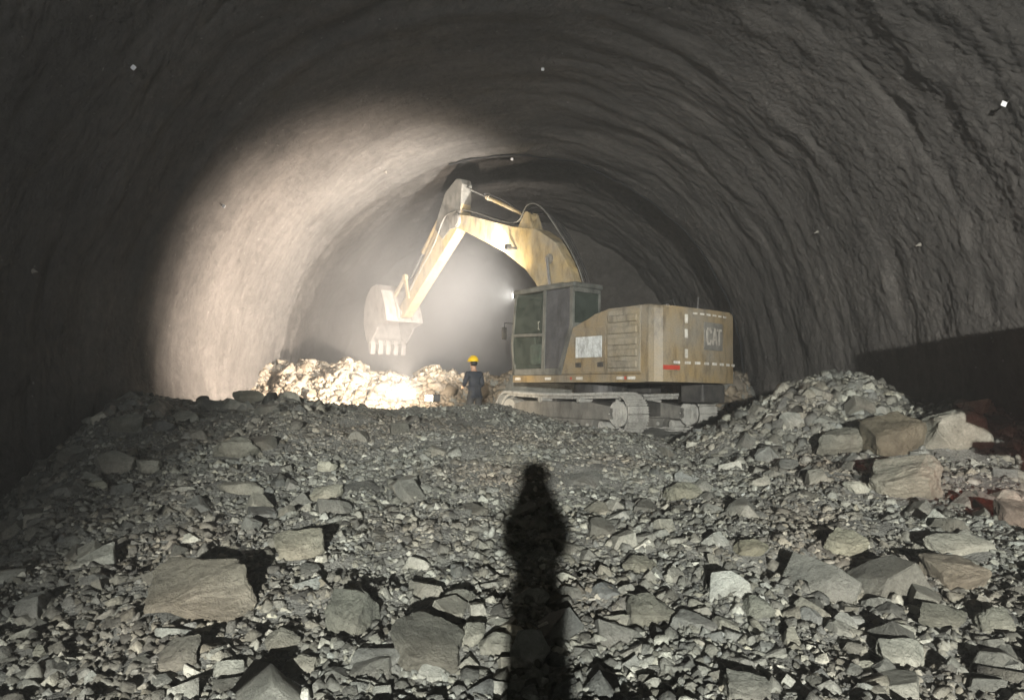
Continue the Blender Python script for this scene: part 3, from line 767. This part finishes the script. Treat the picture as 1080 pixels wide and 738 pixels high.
bm = newbm(); box(bm, 2.1, 2.115, 1.16, 1.4, 3.64, 3.76); obj('lens', bm, M['cool'], wl)
# boom
bm = newbm()
prism(bm, [(6.98, 6.9), (6.75, 7.08), (5.94, 6.86), (3.63, 6.1), (2.5, 5.86), (1.62, 5.32), (1.0, 4.5), (.5, 3.3), (.3, 1.75), (.55, 1.5), (.85, 1.7), (1.5, 2.9), (2.25, 3.9), (2.5, 4.25), (2.95, 4.72), (4.1, 5.4), (6.5, 6.5), (6.9, 6.62)], -.27, .27, .03)
prism(bm, [(3.5, 6.0), (3.1, 6.5), (2.95, 6.45), (2.7, 5.85)], -.2, -.12, .0); prism(bm, [(3.5, 6.0), (3.1, 6.5), (2.95, 6.45), (2.7, 5.85)], .12, .2)
bmo = obj('boom', bm, M['yellow2'], EX)
for x, z, r in ((6.75, 6.84, .24), (1.85, 4.85, .15)):
    bm = newbm(); cyl(bm, (x, -.36, z), (x, .36, z), r*.8, n=24); cyl(bm, (x, .27, z), (x, .33, z), r, n=24); cyl(bm, (x, -.33, z), (x, -.27, z), r, n=24)
    obj('pivot_pin', bm, M['steel'], bmo)
for y in (-.16, -.05, .06, .17):
    bm = newbm(); s = y*.7
    tube(bm, spline([(6.9, y, 7.3+s*.2), (6.6, y, 7.2), (5.9, y, 7.0), (3.7, y, 6.25), (3.0, y*1.2, 6.55+s), (2.3, y*1.4, 6.35+s), (1.55, y, 5.6), (1.0-s*.3, y, 4.85), (.6-s*.3, y, 4.1), (.35, y, 3.2), (.2, y, 2.2)], 6), .024, 6)
    obj('hydraulic_hose', bm, M['rubber'] if y < .1 else M['grey'], bmo)
for y in (-.38, .38):
    bm = newbm(); cyl(bm, (1.4, y, 1.6), (1.62, y, 3.55), .1, n=18); cyl(bm, (1.61, y, 3.5), (1.63, y, 3.62), .115, n=18)
    bc = obj('boom_cylinder', bm, M['yellow2'], EX)
    bm = newbm(); cyl(bm, (1.6, y, 3.5), (1.84, y, 4.88), .055, n=14); obj('rod', bm, M['chrome'], bc)
bm = newbm(); a, b = Vector((3.05, 0, 6.32)), Vector((6.82, 0, 8.12)); mid = a.lerp(b, .6)
cyl(bm, a, mid, .065, n=18); cyl(bm, mid-(b-a)*.02, mid+(b-a)*.015, .085, n=18); cyl(bm, a-Vector((0, .13, 0)), a+Vector((0, .13, 0)), .12, n=16)
sc_ = obj('stick_cylinder', bm, M['yellow2'], EX)
bm = newbm(); cyl(bm, mid, b, .035, n=14); cyl(bm, b-Vector((0, .14, 0)), b+Vector((0, .14, 0)), .11, n=16); obj('rod', bm, M['chrome'], sc_)
bm = newbm(); tube(bm, spline([(3.3, .14, 6.5), (4.2, .16, 7.05), (5.2, .16, 7.5), (5.35, .1, 7.48)], 5), .025, 6); obj('hydraulic_hose', bm, M['rubber'], sc_)
# stick
bm = newbm()
prism(bm, [(6.7, 8.3), (6.95, 8.34), (7.62, 8.0), (8.05, 7.25), (8.35, 6.6), (9.4, 5.42), (10.75, 4.18), (10.88, 3.95), (10.72, 3.76), (10.45, 3.78), (9.2, 4.78), (7.6, 6.0), (6.95, 6.5), (6.6, 6.85), (6.62, 7.4), (6.58, 8.1)], -.2, .2, .03)
st = obj('stick', bm, M['yellow2'], EX)
for y in (-.22, .22):
    bm = newbm(); box(bm, 6.62, 7.3, y-.02, y+.02, 6.62, 7.2, .02); obj('gusset_plate', bm, M['steel'], st)
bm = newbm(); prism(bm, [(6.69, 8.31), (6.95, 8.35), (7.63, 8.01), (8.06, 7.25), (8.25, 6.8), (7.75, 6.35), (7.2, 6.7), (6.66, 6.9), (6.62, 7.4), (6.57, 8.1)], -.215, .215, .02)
obj('stick_shade_sleeve', bm, M['grey'], st)  # added sleeve, its darker colour stands for shade on the upper stick
bm = newbm(); cyl(bm, (10.68, -.27, 3.96), (10.68, .27, 3.96), .15, n=18); obj('pivot_pin', bm, M['steel'], st)
bm = newbm(); tube(bm, spline([(6.9, .24, 7.2), (7.6, .24, 7.1), (8.3, .24, 6.2), (9.3, .24, 5.3), (10.2, .24, 4.5)], 5), .022, 6); obj('hydraulic_hose', bm, M['steel'], st)
a, b = Vector((7.95, 0, 7.5)), Vector((10.25, 0, 5.28)); mid = a.lerp(b, .62)
bm = newbm(); cyl(bm, a, mid, .1, n=18); cyl(bm, a-Vector((0, .12, 0)), a+Vector((0, .12, 0)), .11); bcy = obj('bucket_cylinder', bm, M['yellow2'], EX)
bm = newbm(); cyl(bm, mid, b, .05, n=14); obj('rod', bm, M['chrome'], bcy)
for y in (-.26, .26):
    bm = newbm()
    def bar(p, q, w=.09):
        d = Vector((q[0]-p[0], 0, q[1]-p[1])).normalized(); n = Vector((-d.z, 0, d.x))*w; e = d*w
        P, Q = Vector((p[0], 0, p[1])), Vector((q[0], 0, q[1]))
        prism(bm, [((P-e+n).x, (P-e+n).z), ((Q+e+n).x, (Q+e+n).z), ((Q+e-n).x, (Q+e-n).z), ((P-e-n).x, (P-e-n).z)], y-.035, y+.035, .015)
    bar((10.25, 5.28), (10.0, 4.5)); bar((10.25, 5.28), (11.15, 4.55))
    cyl(bm, (10.25, y-.06, 5.28), (10.25, y+.06, 5.28), .12)
    obj('linkage_bar', bm, M['yellow2'], EX)
# bucket
BP = [(10.62, 3.62), (10.86, 4.3), (11.16, 4.85), (11.52, 5.08), (11.95, 5.02), (12.32, 4.7), (12.52, 4.2), (12.52, 3.6), (12.34, 3.1), (12.12, 2.86)]
bm = newbm(); cx, cz = 11.4, 3.9
inn = [(x+(cx-x)*.045, z+(cz-z)*.045) for x, z in BP]
prism(bm, BP+inn[::-1], -.8, .8)
for k in range(4): y = -.6+.4*k; prism(bm, [(x+(x-cx)*.02, z+(z-cz)*.02) for x, z in BP[3:]]+[(x, z) for x, z in BP[3:]][::-1], y-.05, y+.05)
bk = obj('bucket', bm, M['bucket'], EX)
for y in (-.8, .77):
    bm = newbm(); prism(bm, BP+[(11.9, 3.05), (11.3, 3.45)], y, y+.035)
    prism(bm, [(11.85, 2.9), (12.18, 2.85), (12.3, 3.15), (11.5, 3.5), (11.35, 3.35)], y-.012, y+.047)
    obj('side_plate', bm, M['bucket'], bk)
bm = newbm()
for y in (-.3, .3): prism(bm, [(10.55, 3.75), (10.75, 3.6), (11.2, 4.0), (11.7, 5.05), (11.2, 4.9), (10.95, 4.6), (10.6, 4.1)], y-.03, y+.03, .01)
obj('hanger', bm, M['bucket'], bk)
bm = newbm(); prism(bm, [(12.2, 3.02), (12.0, 2.78), (11.95, 2.84), (12.1, 3.05)], -.82, .82); obj('cutting_lip', bm, M['steel'], bk)
for k in range(5):
    y = -.68+.34*k; bm = newbm()
    prism(bm, [(12.2, 3.0), (12.12, 2.62), (11.98, 2.38), (11.92, 2.4), (11.86, 2.72), (11.96, 2.98)], y-.1, y+.1, .03)
    obj('tooth', bm, M['bucket'], bk)
# its cab lamps, and one added on the boom as fill
lamp('cab_lamp_light', (2.14, 1.28, 3.7), (10, 3.6, 5.6), 8500, (1, .95, .9), 135, 1., .06, EX)
lamp('boom_lamp_light', (2.35, 1.15, 3.8), (3.35, .27, 5.55), 500, (1, .8, .45), 44, 1., .05, EX)
bm = newbm(); box(bm, 1.98, 2.1, .5, .72, 3.62, 3.78, .02); wl2 = obj('work_lamp', bm, M['dark'], cab)
bm = newbm(); box(bm, 2.1, 2.115, .52, .7, 3.64, 3.76); obj('lens', bm, M['cool'], wl2)

bm = newbm(); box(bm, 3.35, 3.5, .5, .68, 5.32, 5.48, .02); box(bm, 3.38, 3.44, .26, .52, 5.36, 5.42); wl3 = obj('added_boom_lamp', bm, M['dark'], bmo)  # boom-side lamp added to brighten the dust, bucket and inner tunnel
bm = newbm(); box(bm, 3.5, 3.51, .52, .66, 5.34, 5.46); obj('lens', bm, M['cool'], wl3)
lamp('added_boom_fill', (3.56, .62, 5.4), (9.5, 3.4, 7.5), 1700, (1, .94, .86), 150, 1., .06, EX)

# ------------------------------------------------------------------ people
def skin(name, verts, edges, m, parent=None, root=0, sub=2):
    me = bpy.data.meshes.new(name); me.from_pydata([v[0] for v in verts], edges, [])
    o = link(name, me, m, parent)
    md = o.modifiers.new('skin', 'SKIN'); md.use_smooth_shade = True
    for i, v in enumerate(verts):
        r = v[1]; me.skin_vertices[0].data[i].radius = (r, r) if isinstance(r, (int, float)) else r
    me.skin_vertices[0].data[root].use_root = True
    s = o.modifiers.new('sub', 'SUBSURF'); s.levels = s.render_levels = sub
    return o
def chainv(V, E, start, pts):
    i = start
    for p, r in pts:
        V.append((p, r)); E.append((i, len(V)-1)); i = len(V)-1
    return i
def hand(V, E, wi, w, d, side, curl):
    """palm and five fingers leaving the wrist vertex; d = pointing direction, side = thumb direction"""
    d = Vector(d).normalized(); s = Vector(side); s = (s-d*s.dot(d)).normalized(); n = d.cross(s)
    w = Vector(w); k = chainv(V, E, wi, [(tuple(w+d*.045), (.022, .03))])
    for q, L in ((.03, .07), (.01, .08), (-.01, .075), (-.03, .06)):
        b = w+d*.085+s*q
        c1 = b+(d*math.cos(curl)+n*math.sin(curl))*L*.5; c2 = c1+(d*math.cos(curl*2)+n*math.sin(curl*2))*L*.5
        chainv(V, E, k, [(tuple(b), .0095), (tuple(c1), .0085), (tuple(c2), .007)])
    t1 = w+d*.05+s*.045; chainv(V, E, k, [(tuple(t1), .011), (tuple(t1+d*.035+s*.012+n*.01), .009)])
def person(loc, rz, J, label, lean=0., cloth='navy', trous='trous'):
    """J: joint positions in the figure's own frame (y = facing)"""
    root = empty('person', loc, (0, 0, rz)); tag(root, label, 'person')
    V, E = [((0, 0, J['hip']), (.13, .10))], []
    ch = chainv(V, E, 0, [((0, .0+lean*.2, J['hip']+.14), (.115, .09)), ((0, lean*.4, J['hip']+.3), (.14, .1)), ((0, lean*.6, J['hip']+.42), (.13, .09))])
    nk = chainv(V, E, ch, [((0, lean*.75, J['hip']+.53), .055)])
    hz = J['hip']+.66
    chainv(V, E, nk, [((0, lean*.9+.01, hz-.02), (.075, .085)), ((0, lean*.95+.012, hz+.07), (.072, .088))])
    T, TE = [((0, 0, J['hip']+.02), (.158, .128))], []
    chainv(T, TE, 0, [((0, 0, J['hip']-.08), (.165, .135))])
    tc = chainv(T, TE, 0, [((0, lean*.2, J['hip']+.14), (.14, .11)), ((0, lean*.4, J['hip']+.3), (.16, .12)), ((0, lean*.6, J['hip']+.43), (.14, .1))])
    chainv(T, TE, tc, [((0, lean*.7, J['hip']+.49), .07)])
    P, PE = [((0, 0, J['hip']+.02), (.15, .12))], []
    chainv(P, PE, 0, [((0, lean*.1, J['hip']+.12), (.135, .108))])
    for s in (-1, 1):
        el, wr, hd = J['arm'][s]
        sh = (s*.175, lean*.6, J['hip']+.43)
        wi = chainv(V, E, ch, [(sh, .055), (el, .042), (wr, .027)])
        hand(V, E, wi, wr, hd, (-s, .2, .3), .45)
        mw = tuple(Vector(el).lerp(Vector(wr), .9))
        chainv(T, TE, tc, [(sh, .078), (tuple(Vector(sh).lerp(Vector(el), .5)), .068), (el, .058), (mw, .045)])
        hp, kn, an, toe = J['leg'][s]
        chainv(V, E, 0, [(hp, .08), (kn, .052), (an, .036)])
        chainv(P, PE, 0, [(hp, .1), (tuple(Vector(hp).lerp(Vector(kn), .5)), .09), (kn, .07), (tuple(Vector(kn).lerp(Vector(an), .85)), .062)])
    body = skin('body', V, E, M['skin'], root)
    skin('jacket', T, TE, M[cloth], root); skin('trousers', P, PE, M[trous], root)
    for s in (-1, 1):
        hp, kn, an, toe = J['leg'][s]
        B, BE = [((an[0], an[1], an[2]+.12), .058)], []
        chainv(B, BE, 0, [((an[0], an[1]-.01, an[2]-.02), .052), ((an[0], an[1]+.08, an[2]-.045), .045), (toe, .036)])
        skin('boot', B, BE, M['rubber'], root)
    # helmet: dome, brim and ridge
    bm = newbm(); c = Vector((0, lean*.95+.01, hz+.075))
    r = bmesh.ops.create_uvsphere(bm, u_segments=24, v_segments=14, radius=1)
    bmesh.ops.delete(bm, geom=[v for v in r['verts'] if v.co.z < -.05], context='VERTS')
    for v in bm.verts: v.co = Vector((v.co.x*.125, v.co.y*.145, v.co.z*.125))+c
    bmesh.ops.create_cone(bm, cap_ends=True, segments=24, radius1=.15, radius2=.142, depth=.012, matrix=Matrix.Translation(c+Vector((0, .015, -.004))) @ Matrix.Diagonal((.93, 1.15, 1, 1)))
    for q in (-.03, 0, .03):
        tube(bm, [(c.x+q, c.y+.135*math.cos(a), c.z+.127*math.sin(a)) for a in np.linspace(.35, PI-.35, 12)], .007, 6)
    obj('helmet', bm, M['helmet'], root, smooth=True)
    # hair and face
    bm = newbm(); hc = Vector((0, lean*.95-.005, hz+.03))
    r = bmesh.ops.create_uvsphere(bm, u_segments=20, v_segments=12, radius=1)
    bmesh.ops.delete(bm, geom=[v for v in r['verts'] if v.co.y > .15], context='VERTS')
    for v in bm.verts: v.co = Vector((v.co.x*.088, v.co.y*.102, v.co.z*.095))+hc
    obj('hair', bm, M['hair'], root, smooth=True)
    bm = newbm(); fy = lean*.95+.095
    bmesh.ops.create_cone(bm, cap_ends=True, segments=8, radius1=.018, radius2=.008, depth=.05, matrix=Matrix.Translation((0, fy+.005, hz+.005)) @ Matrix.Rotation(-.3, 4, 'X'))
    for s in (-1, 1): bmesh.ops.create_icosphere(bm, subdivisions=2, radius=.022, matrix=Matrix.Translation((s*.083, lean*.9, hz+.01)) @ Matrix.Diagonal((.4, .8, 1.3, 1)))
    obj('nose_and_ears', bm, M['skin'], root, smooth=True)
    bm = newbm()
    for s in (-1, 1): bmesh.ops.create_icosphere(bm, subdivisions=2, radius=.011, matrix=Matrix.Translation((s*.032, fy-.006, hz+.025)))
    box(bm, -.022, .022, fy-.012, fy-.002, hz-.045, hz-.038)
    obj('eyes_and_mouth', bm, M['hair'], root)
    return root
wz = float(ground_h(np.array([-.87]), np.array([17.3]))[0])
worker = person((-.87, 17.3, wz-.13), math.radians(38), dict(hip=.9,
    arm={-1: ((-.27, .02, 1.12), (-.17, .22, 1.05), (.3, .8, -.1)), 1: ((.24, .02, 1.08), (.2, .24, 1.0), (-.2, .8, -.3))},
    leg={-1: ((-.1, 0, .84), (-.15, .03, .47), (-.17, -.03, .09), (-.18, .16, .04)), 1: ((.1, 0, .84), (.14, .05, .47), (.15, .02, .09), (.17, .2, .04))}),
    'worker in dark clothes and yellow helmet standing with his back turned beside the excavator', .06)
photog = person((.02, -.36, 0), 0, dict(hip=.88,
    arm={-1: ((-.15, .14, 1.16), (-.1, .22, 1.36), (.4, .2, .9)), 1: ((.15, .14, 1.16), (.1, .22, 1.36), (-.4, .2, .9))},
    leg={-1: ((-.07, 0, .82), (-.075, .03, .46), (-.075, -.02, .09), (-.09, .17, .04)), 1: ((.07, 0, .82), (.075, .03, .46), (.075, -.02, .09), (.09, .17, .04))}),
    'photographer in a helmet with raised elbows whose long shadow falls on the rubble', .0)

bm = newbm(); bmesh.ops.create_cone(bm, cap_ends=False, segments=28, radius1=.22, radius2=.09, depth=.3, matrix=Matrix.Translation((0, -.02, 1.47)) @ Matrix.Diagonal((1.05, .75, 1, 1)))
obj('shadow_cone', bm, M['navy'], photog, smooth=True)  # unseen cone added to give the photographer's shadow its spearhead top

photog.scale = (.92, .92, 1)

# ------------------------------------------------------------------ fixtures in the tunnel
# cable hanging round the lip of the deeper section
def wall_pt(deg, y, off=.06):
    a = math.radians(deg); r = float(tunnel_r(np.array([a]), np.array([y]))[0])-off
    return Vector((r*math.cos(a), y, EYE+r*math.sin(a)))
cy = 24.0
pts = [wall_pt(d, cy+.12*math.sin(d*.13), .05+.03*math.sin(d*.31)) for d in np.linspace(106, -9, 60)]
bm = newbm(); tube(bm, pts, .034, 6); tag(obj('cable', bm, M['cable']), 'black cable strung along the right half of the inner arch', 'cable')
bm = newbm(); v = wall_pt(104, 24.05, .1)
def marker(deg, y, label, s=.09, tilt=.3):
    p = wall_pt(deg, y, .0); n = (Vector((0, y, EYE))-p).normalized(); q = p+n*.16
    root = empty('survey_target', p); tag(root, label, 'survey target')
    b = newbm(); cyl(b, -n*.15, n*.1, .01, n=8); cyl(b, n*.06, n*.1, .02, n=10); obj('pin', b, M['dark'], root)
    b = newbm(); mt = Matrix.Translation(n*.1+Vector((0, -.02, 0))) @ Matrix.Rotation(tilt, 4, 'Y')
    box(b, -s/2, s/2, -.008, .008, -s/2, s/2, .004, mtx=mt); obj('reflector_plate', b, M['pale'], root)
def wall_from(px, py):
    """tunnel wall seen along one sight line -> (angle in degrees, depth)"""
    u, v = (px-540)/F, (369-py)/F
    d = np.array([u, math.cos(TH)-v*math.sin(TH), math.sin(TH)+v*math.cos(TH)])
    k = R0/math.hypot(d[0], d[2]); return math.degrees(math.atan2(d[2], d[0])), d[1]*k
for px, py, lab, s, t in ((133, 65, 'white square survey target high on the dark left wall', .07, .7), (1062, 108, 'white survey target with a black bracket high on the right wall', .07, .4),
                          (573, 67, 'small white survey target on a peg near the tunnel crown', .07, 0.), (230, 214, 'tiny white survey target on the left wall at the edge of the bright light', .07, .5),
                          (540, 163, 'tiny white survey target at the top of the inner arch', .08, .2)):
    a, y = wall_from(px, py); marker(a, y, lab, s, t)
for i, (px, py, lab) in enumerate(((970, 258, 'short bolt end sticking out of the right wall under the survey target'), (405, 178, 'dark bolt end poking from the pale left vault beside the inner arch'),
                                   (865, 243, 'bolt stub in the middle of the right wall'), (32, 285, 'pale bolt end low on the dark left wall'))):
    a, y = wall_from(px, py); p = wall_pt(a, y, 0); n = (Vector((0, y, EYE))-p).normalized()
    bm = newbm(); cyl(bm, -n*.1, n*.1, .012, n=8); cyl(bm, n*.02, n*.035, .04, n=12); cyl(bm, n*.035, n*.06, .022, n=6)
    o = obj('rock_bolt', bm, M['steel']); o.location = p; tag(o, lab, 'rock bolt')

# floodlight on the crest that lights the left wall and the heap
FL = Vector((-1.72, 16.6, 0)); FL.z = float(ground_h(np.array([FL.x]), np.array([FL.y]))[0])
root = empty('floodlight', FL); tag(root, 'glaring floodlight set on the ground behind the crest left of the worker', 'floodlight')
bm = newbm(); tube(bm, [(-.16, 0, .0), (-.16, 0, .2), (-.16, 0, .32)], .015); tube(bm, [(.16, 0, 0), (.16, 0, .32)], .015); box(bm, -.25, .25, -.12, .12, -.02, .015, .005); obj('stand', bm, M['dark'], root)
for ang, nm in ((248, 'left'), (100, 'back')):
    a = math.radians(ang); mt = Matrix.Translation((.0 if nm == 'back' else -.12, 0, .6)) @ Matrix.Rotation(a, 4, 'Z')
    b = newbm(); box(b, -.05, .04, -.1, .1, -.08, .08, .02, mtx=mt)
    for k in range(5): box(b, -.08, -.05, -.1+.05*k-.006, -.1+.05*k+.006, -.08, .08, mtx=mt)
    hd = obj('lamp_head', b, M['dark'], root)
    b = newbm(); box(b, .04, .05, -.085, .085, -.065, .065, mtx=mt); obj('lens', b, M['warm'], hd)
lamp('wall_flood_light', FL+Vector((-.5, .25, .62)), (-6.9, 21.4, 4.3), 21000, (1, .85, .73), 124, 1., .07)
lamp('heap_flood_light', FL+Vector((-.05, .35, .75)), (-3.0, 23, 1.3), 800, (1, .82, .6), 130, .6, .4)

# work light far behind the photographer
LP = Vector((-.38, -15, 3.4))
root = empty('work_light', (LP.x, LP.y, 0)); tag(root, 'tripod work light far behind the photographer, aimed at the rubble', 'work light')
bm = newbm(); cyl(bm, (0, -.1, .9), (0, -.1, 3.3), .03)
for k in range(3): a = 2*PI*k/3; cyl(bm, (0, -.1, 1.1), (.8*math.cos(a), -.1+.8*math.sin(a), .0), .02)
obj('tripod', bm, M['dark'], root)
bm = newbm(); box(bm, -.3, .3, -.22, -.06, 3.2, 3.6, .03); hd = obj('lamp_head', bm, M['dark'], root)
bm = newbm(); box(bm, -.27, .27, -.06, -.05, 3.24, 3.56); obj('lens', bm, M['cool'], hd)
lamp('work_light_beam', LP, (2.9, 12, .8), 64000, (1, .985, .92), 35, .6, .12)
lamp('work_light_spill', LP+Vector((0, .02, 0)), (1.2, 12, 10.5), 14500, (.96, .98, 1), 68, 1., .12)

# lorry parked at the right, whose body shades the lower right wall
TX0, TX1 = 5.2, 7.05
root = empty('dump_truck', ((TX0+TX1)/2, 4, .15)); tag(root, 'dark dump truck parked beside the right wall, its red tail lamp lit', 'truck')
bm = newbm(); hw = (TX1-TX0)/2
box(bm, -hw, hw, -2.6, 3.0, 1.2, 1.3, .02); box(bm, -hw, -hw+.06, -2.6, 3.0, 1.3, 2.45, .02); box(bm, hw-.06, hw, -2.6, 3.0, 1.3, 2.45, .02)
box(bm, -hw, hw, 2.94, 3.0, 1.3, 2.45, .015); box(bm, -hw, hw, -2.6, -2.54, 1.3, 2.55, .02)
for k in range(7):
    y = -2.4+.85*k; box(bm, -hw-.04, -hw, y, y+.08, 1.22, 2.43, .01)
bd = obj('bed', bm, M['truck'], root)
bm = newbm(); box(bm, -.45, -.33, -4.6, 2.7, .8, 1.19, .01); box(bm, .33, .45, -4.6, 2.7, .8, 1.19, .01); box(bm, -.8, .8, 2.7, 2.8, .85, 1.0, .01); obj('chassis', bm, M['dark'], root)
bm = newbm(); box(bm, -hw, hw, -4.7, -2.8, .8, 2.6, .12); cb = obj('cab', bm, M['truck'], root)
bm = newbm(); box(bm, -hw-.01, -hw+.02, -4.3, -3.2, 1.7, 2.35, .01); obj('window', bm, M['glass'], cb)
for sx in (-1, 1):
    for y in (-3.8, -.2, 1.0):
        bm = newbm(); x = sx*(hw-.2); cyl(bm, (x-.17, y, .48), (x+.17, y, .48), .5, n=32); wh = obj('wheel', bm, M['rubber'], root)
        bm = newbm(); cyl(bm, (x+sx*.1-.08, y, .48), (x+sx*.1+.08, y, .48), .24, n=20); obj('rim', bm, M['grey'], wh)
    bm = newbm(); box(bm, sx*.72-.12, sx*.72+.12, 2.8, 2.84, .86, 1.0, .005); obj('tail_lamp', bm, M['redl'], root)
lamp('tail_lamp_light', (TX0+.22, 6.9, 1.08), (TX0+.8, 10, .7), 32, (1, .12, .05), 140, .6, .06)


# ------------------------------------------------------------------ air, world, camera
bm = newbm(); box(bm, -11, 11, -44, 41, -9, 13); hz = obj('haze', bm, M['cable'])
m = bpy.data.materials.new('dusty_air'); m.use_nodes = True; nt = m.node_tree
nt.nodes.remove(nt.nodes['Principled BSDF'])
pv = node(nt, 'ShaderNodeVolumePrincipled'); pv.inputs['Density'].default_value = .005
pv.inputs['Color'].default_value = (.92, .93, .9, 1); pv.inputs['Anisotropy'].default_value = .4
nt.links.new(pv.outputs[0], nt.nodes['Material Output'].inputs['Volume'])
hz.data.materials.clear(); hz.data.materials.append(m)
tag(hz, 'fine blasting dust hanging evenly in the tunnel air', 'haze', kind='stuff')

# thicker dust hanging over the heap at the working face
bm = newbm(); bmesh.ops.create_icosphere(bm, subdivisions=4, radius=1.0)
for v in bm.verts: v.co *= 1+.06*math.sin(5*v.co.x+2*v.co.z)
dc = obj('dust_cloud', bm, M['cable'], smooth=True); dc.location = (-2.7, 29.6, 4.0); dc.scale = (6.6, 6.2, 5.6)
m = bpy.data.materials.new('hanging_dust'); m.use_nodes = True; nt = m.node_tree
nt.nodes.remove(nt.nodes['Principled BSDF'])
pv = node(nt, 'ShaderNodeVolumePrincipled'); pv.inputs['Color'].default_value = (.95, .92, .88, 1); pv.inputs['Anisotropy'].default_value = .15
v = coord(nt); g = node(nt, 'ShaderNodeTexGradient', gradient_type='SPHERICAL'); nt.links.new(v, g.inputs[0])
n_ = noise(nt, v, 2.2, 3, .5); mm = node(nt, 'ShaderNodeMath', operation='MULTIPLY'); nt.links.new(g.outputs['Fac'], mm.inputs[0])
r_ = node(nt, 'ShaderNodeMapRange'); nt.links.new(n_, r_.inputs[0]); r_.inputs[1].default_value = .3; r_.inputs[2].default_value = .7; r_.inputs[3].default_value = .14; r_.inputs[4].default_value = .32
nt.links.new(r_.outputs[0], mm.inputs[1]); nt.links.new(mm.outputs[0], pv.inputs['Density'])
nt.links.new(pv.outputs[0], nt.nodes['Material Output'].inputs['Volume'])
dc.data.materials.clear(); dc.data.materials.append(m)
tag(dc, 'pale lit dust cloud hanging behind the boom and bucket', 'dust', kind='stuff')
scene.cycles.volume_step_rate = 3; scene.cycles.volume_preview_step_rate = 3; scene.cycles.volume_max_steps = 64

w = bpy.data.worlds.new('World'); scene.world = w; w.use_nodes = True
bg = w.node_tree.nodes['Background']; sk = w.node_tree.nodes.new('ShaderNodeTexSky'); sk.sky_type = 'NISHITA'; sk.sun_disc = False
sk.sun_elevation = math.radians(2); w.node_tree.links.new(sk.outputs[0], bg.inputs[0]); bg.inputs[1].default_value = .02

cd = bpy.data.cameras.new('camera'); cam = bpy.data.objects.new('camera', cd); COL.objects.link(cam)
cam.location = (0, 0, EYE); cam.rotation_euler = (PI/2+TH, 0, 0)
cd.sensor_width = 36; cd.lens = 36*F/1080; cd.clip_end = 300; cd.clip_start = .05
scene.camera = cam
scene.view_settings.view_transform = 'Standard'; scene.view_settings.look = 'None'
scene.view_settings.exposure = 0; scene.view_settings.gamma = 1
scene.cycles.use_denoising = True
scene.cycles.max_bounces = 4; scene.cycles.diffuse_bounces = 2; scene.cycles.glossy_bounces = 2; scene.cycles.transmission_bounces = 2; scene.cycles.volume_bounces = 0
scene.cycles.transparent_max_bounces = 6
scene.cycles.use_adaptive_sampling = True; scene.cycles.adaptive_threshold = .03
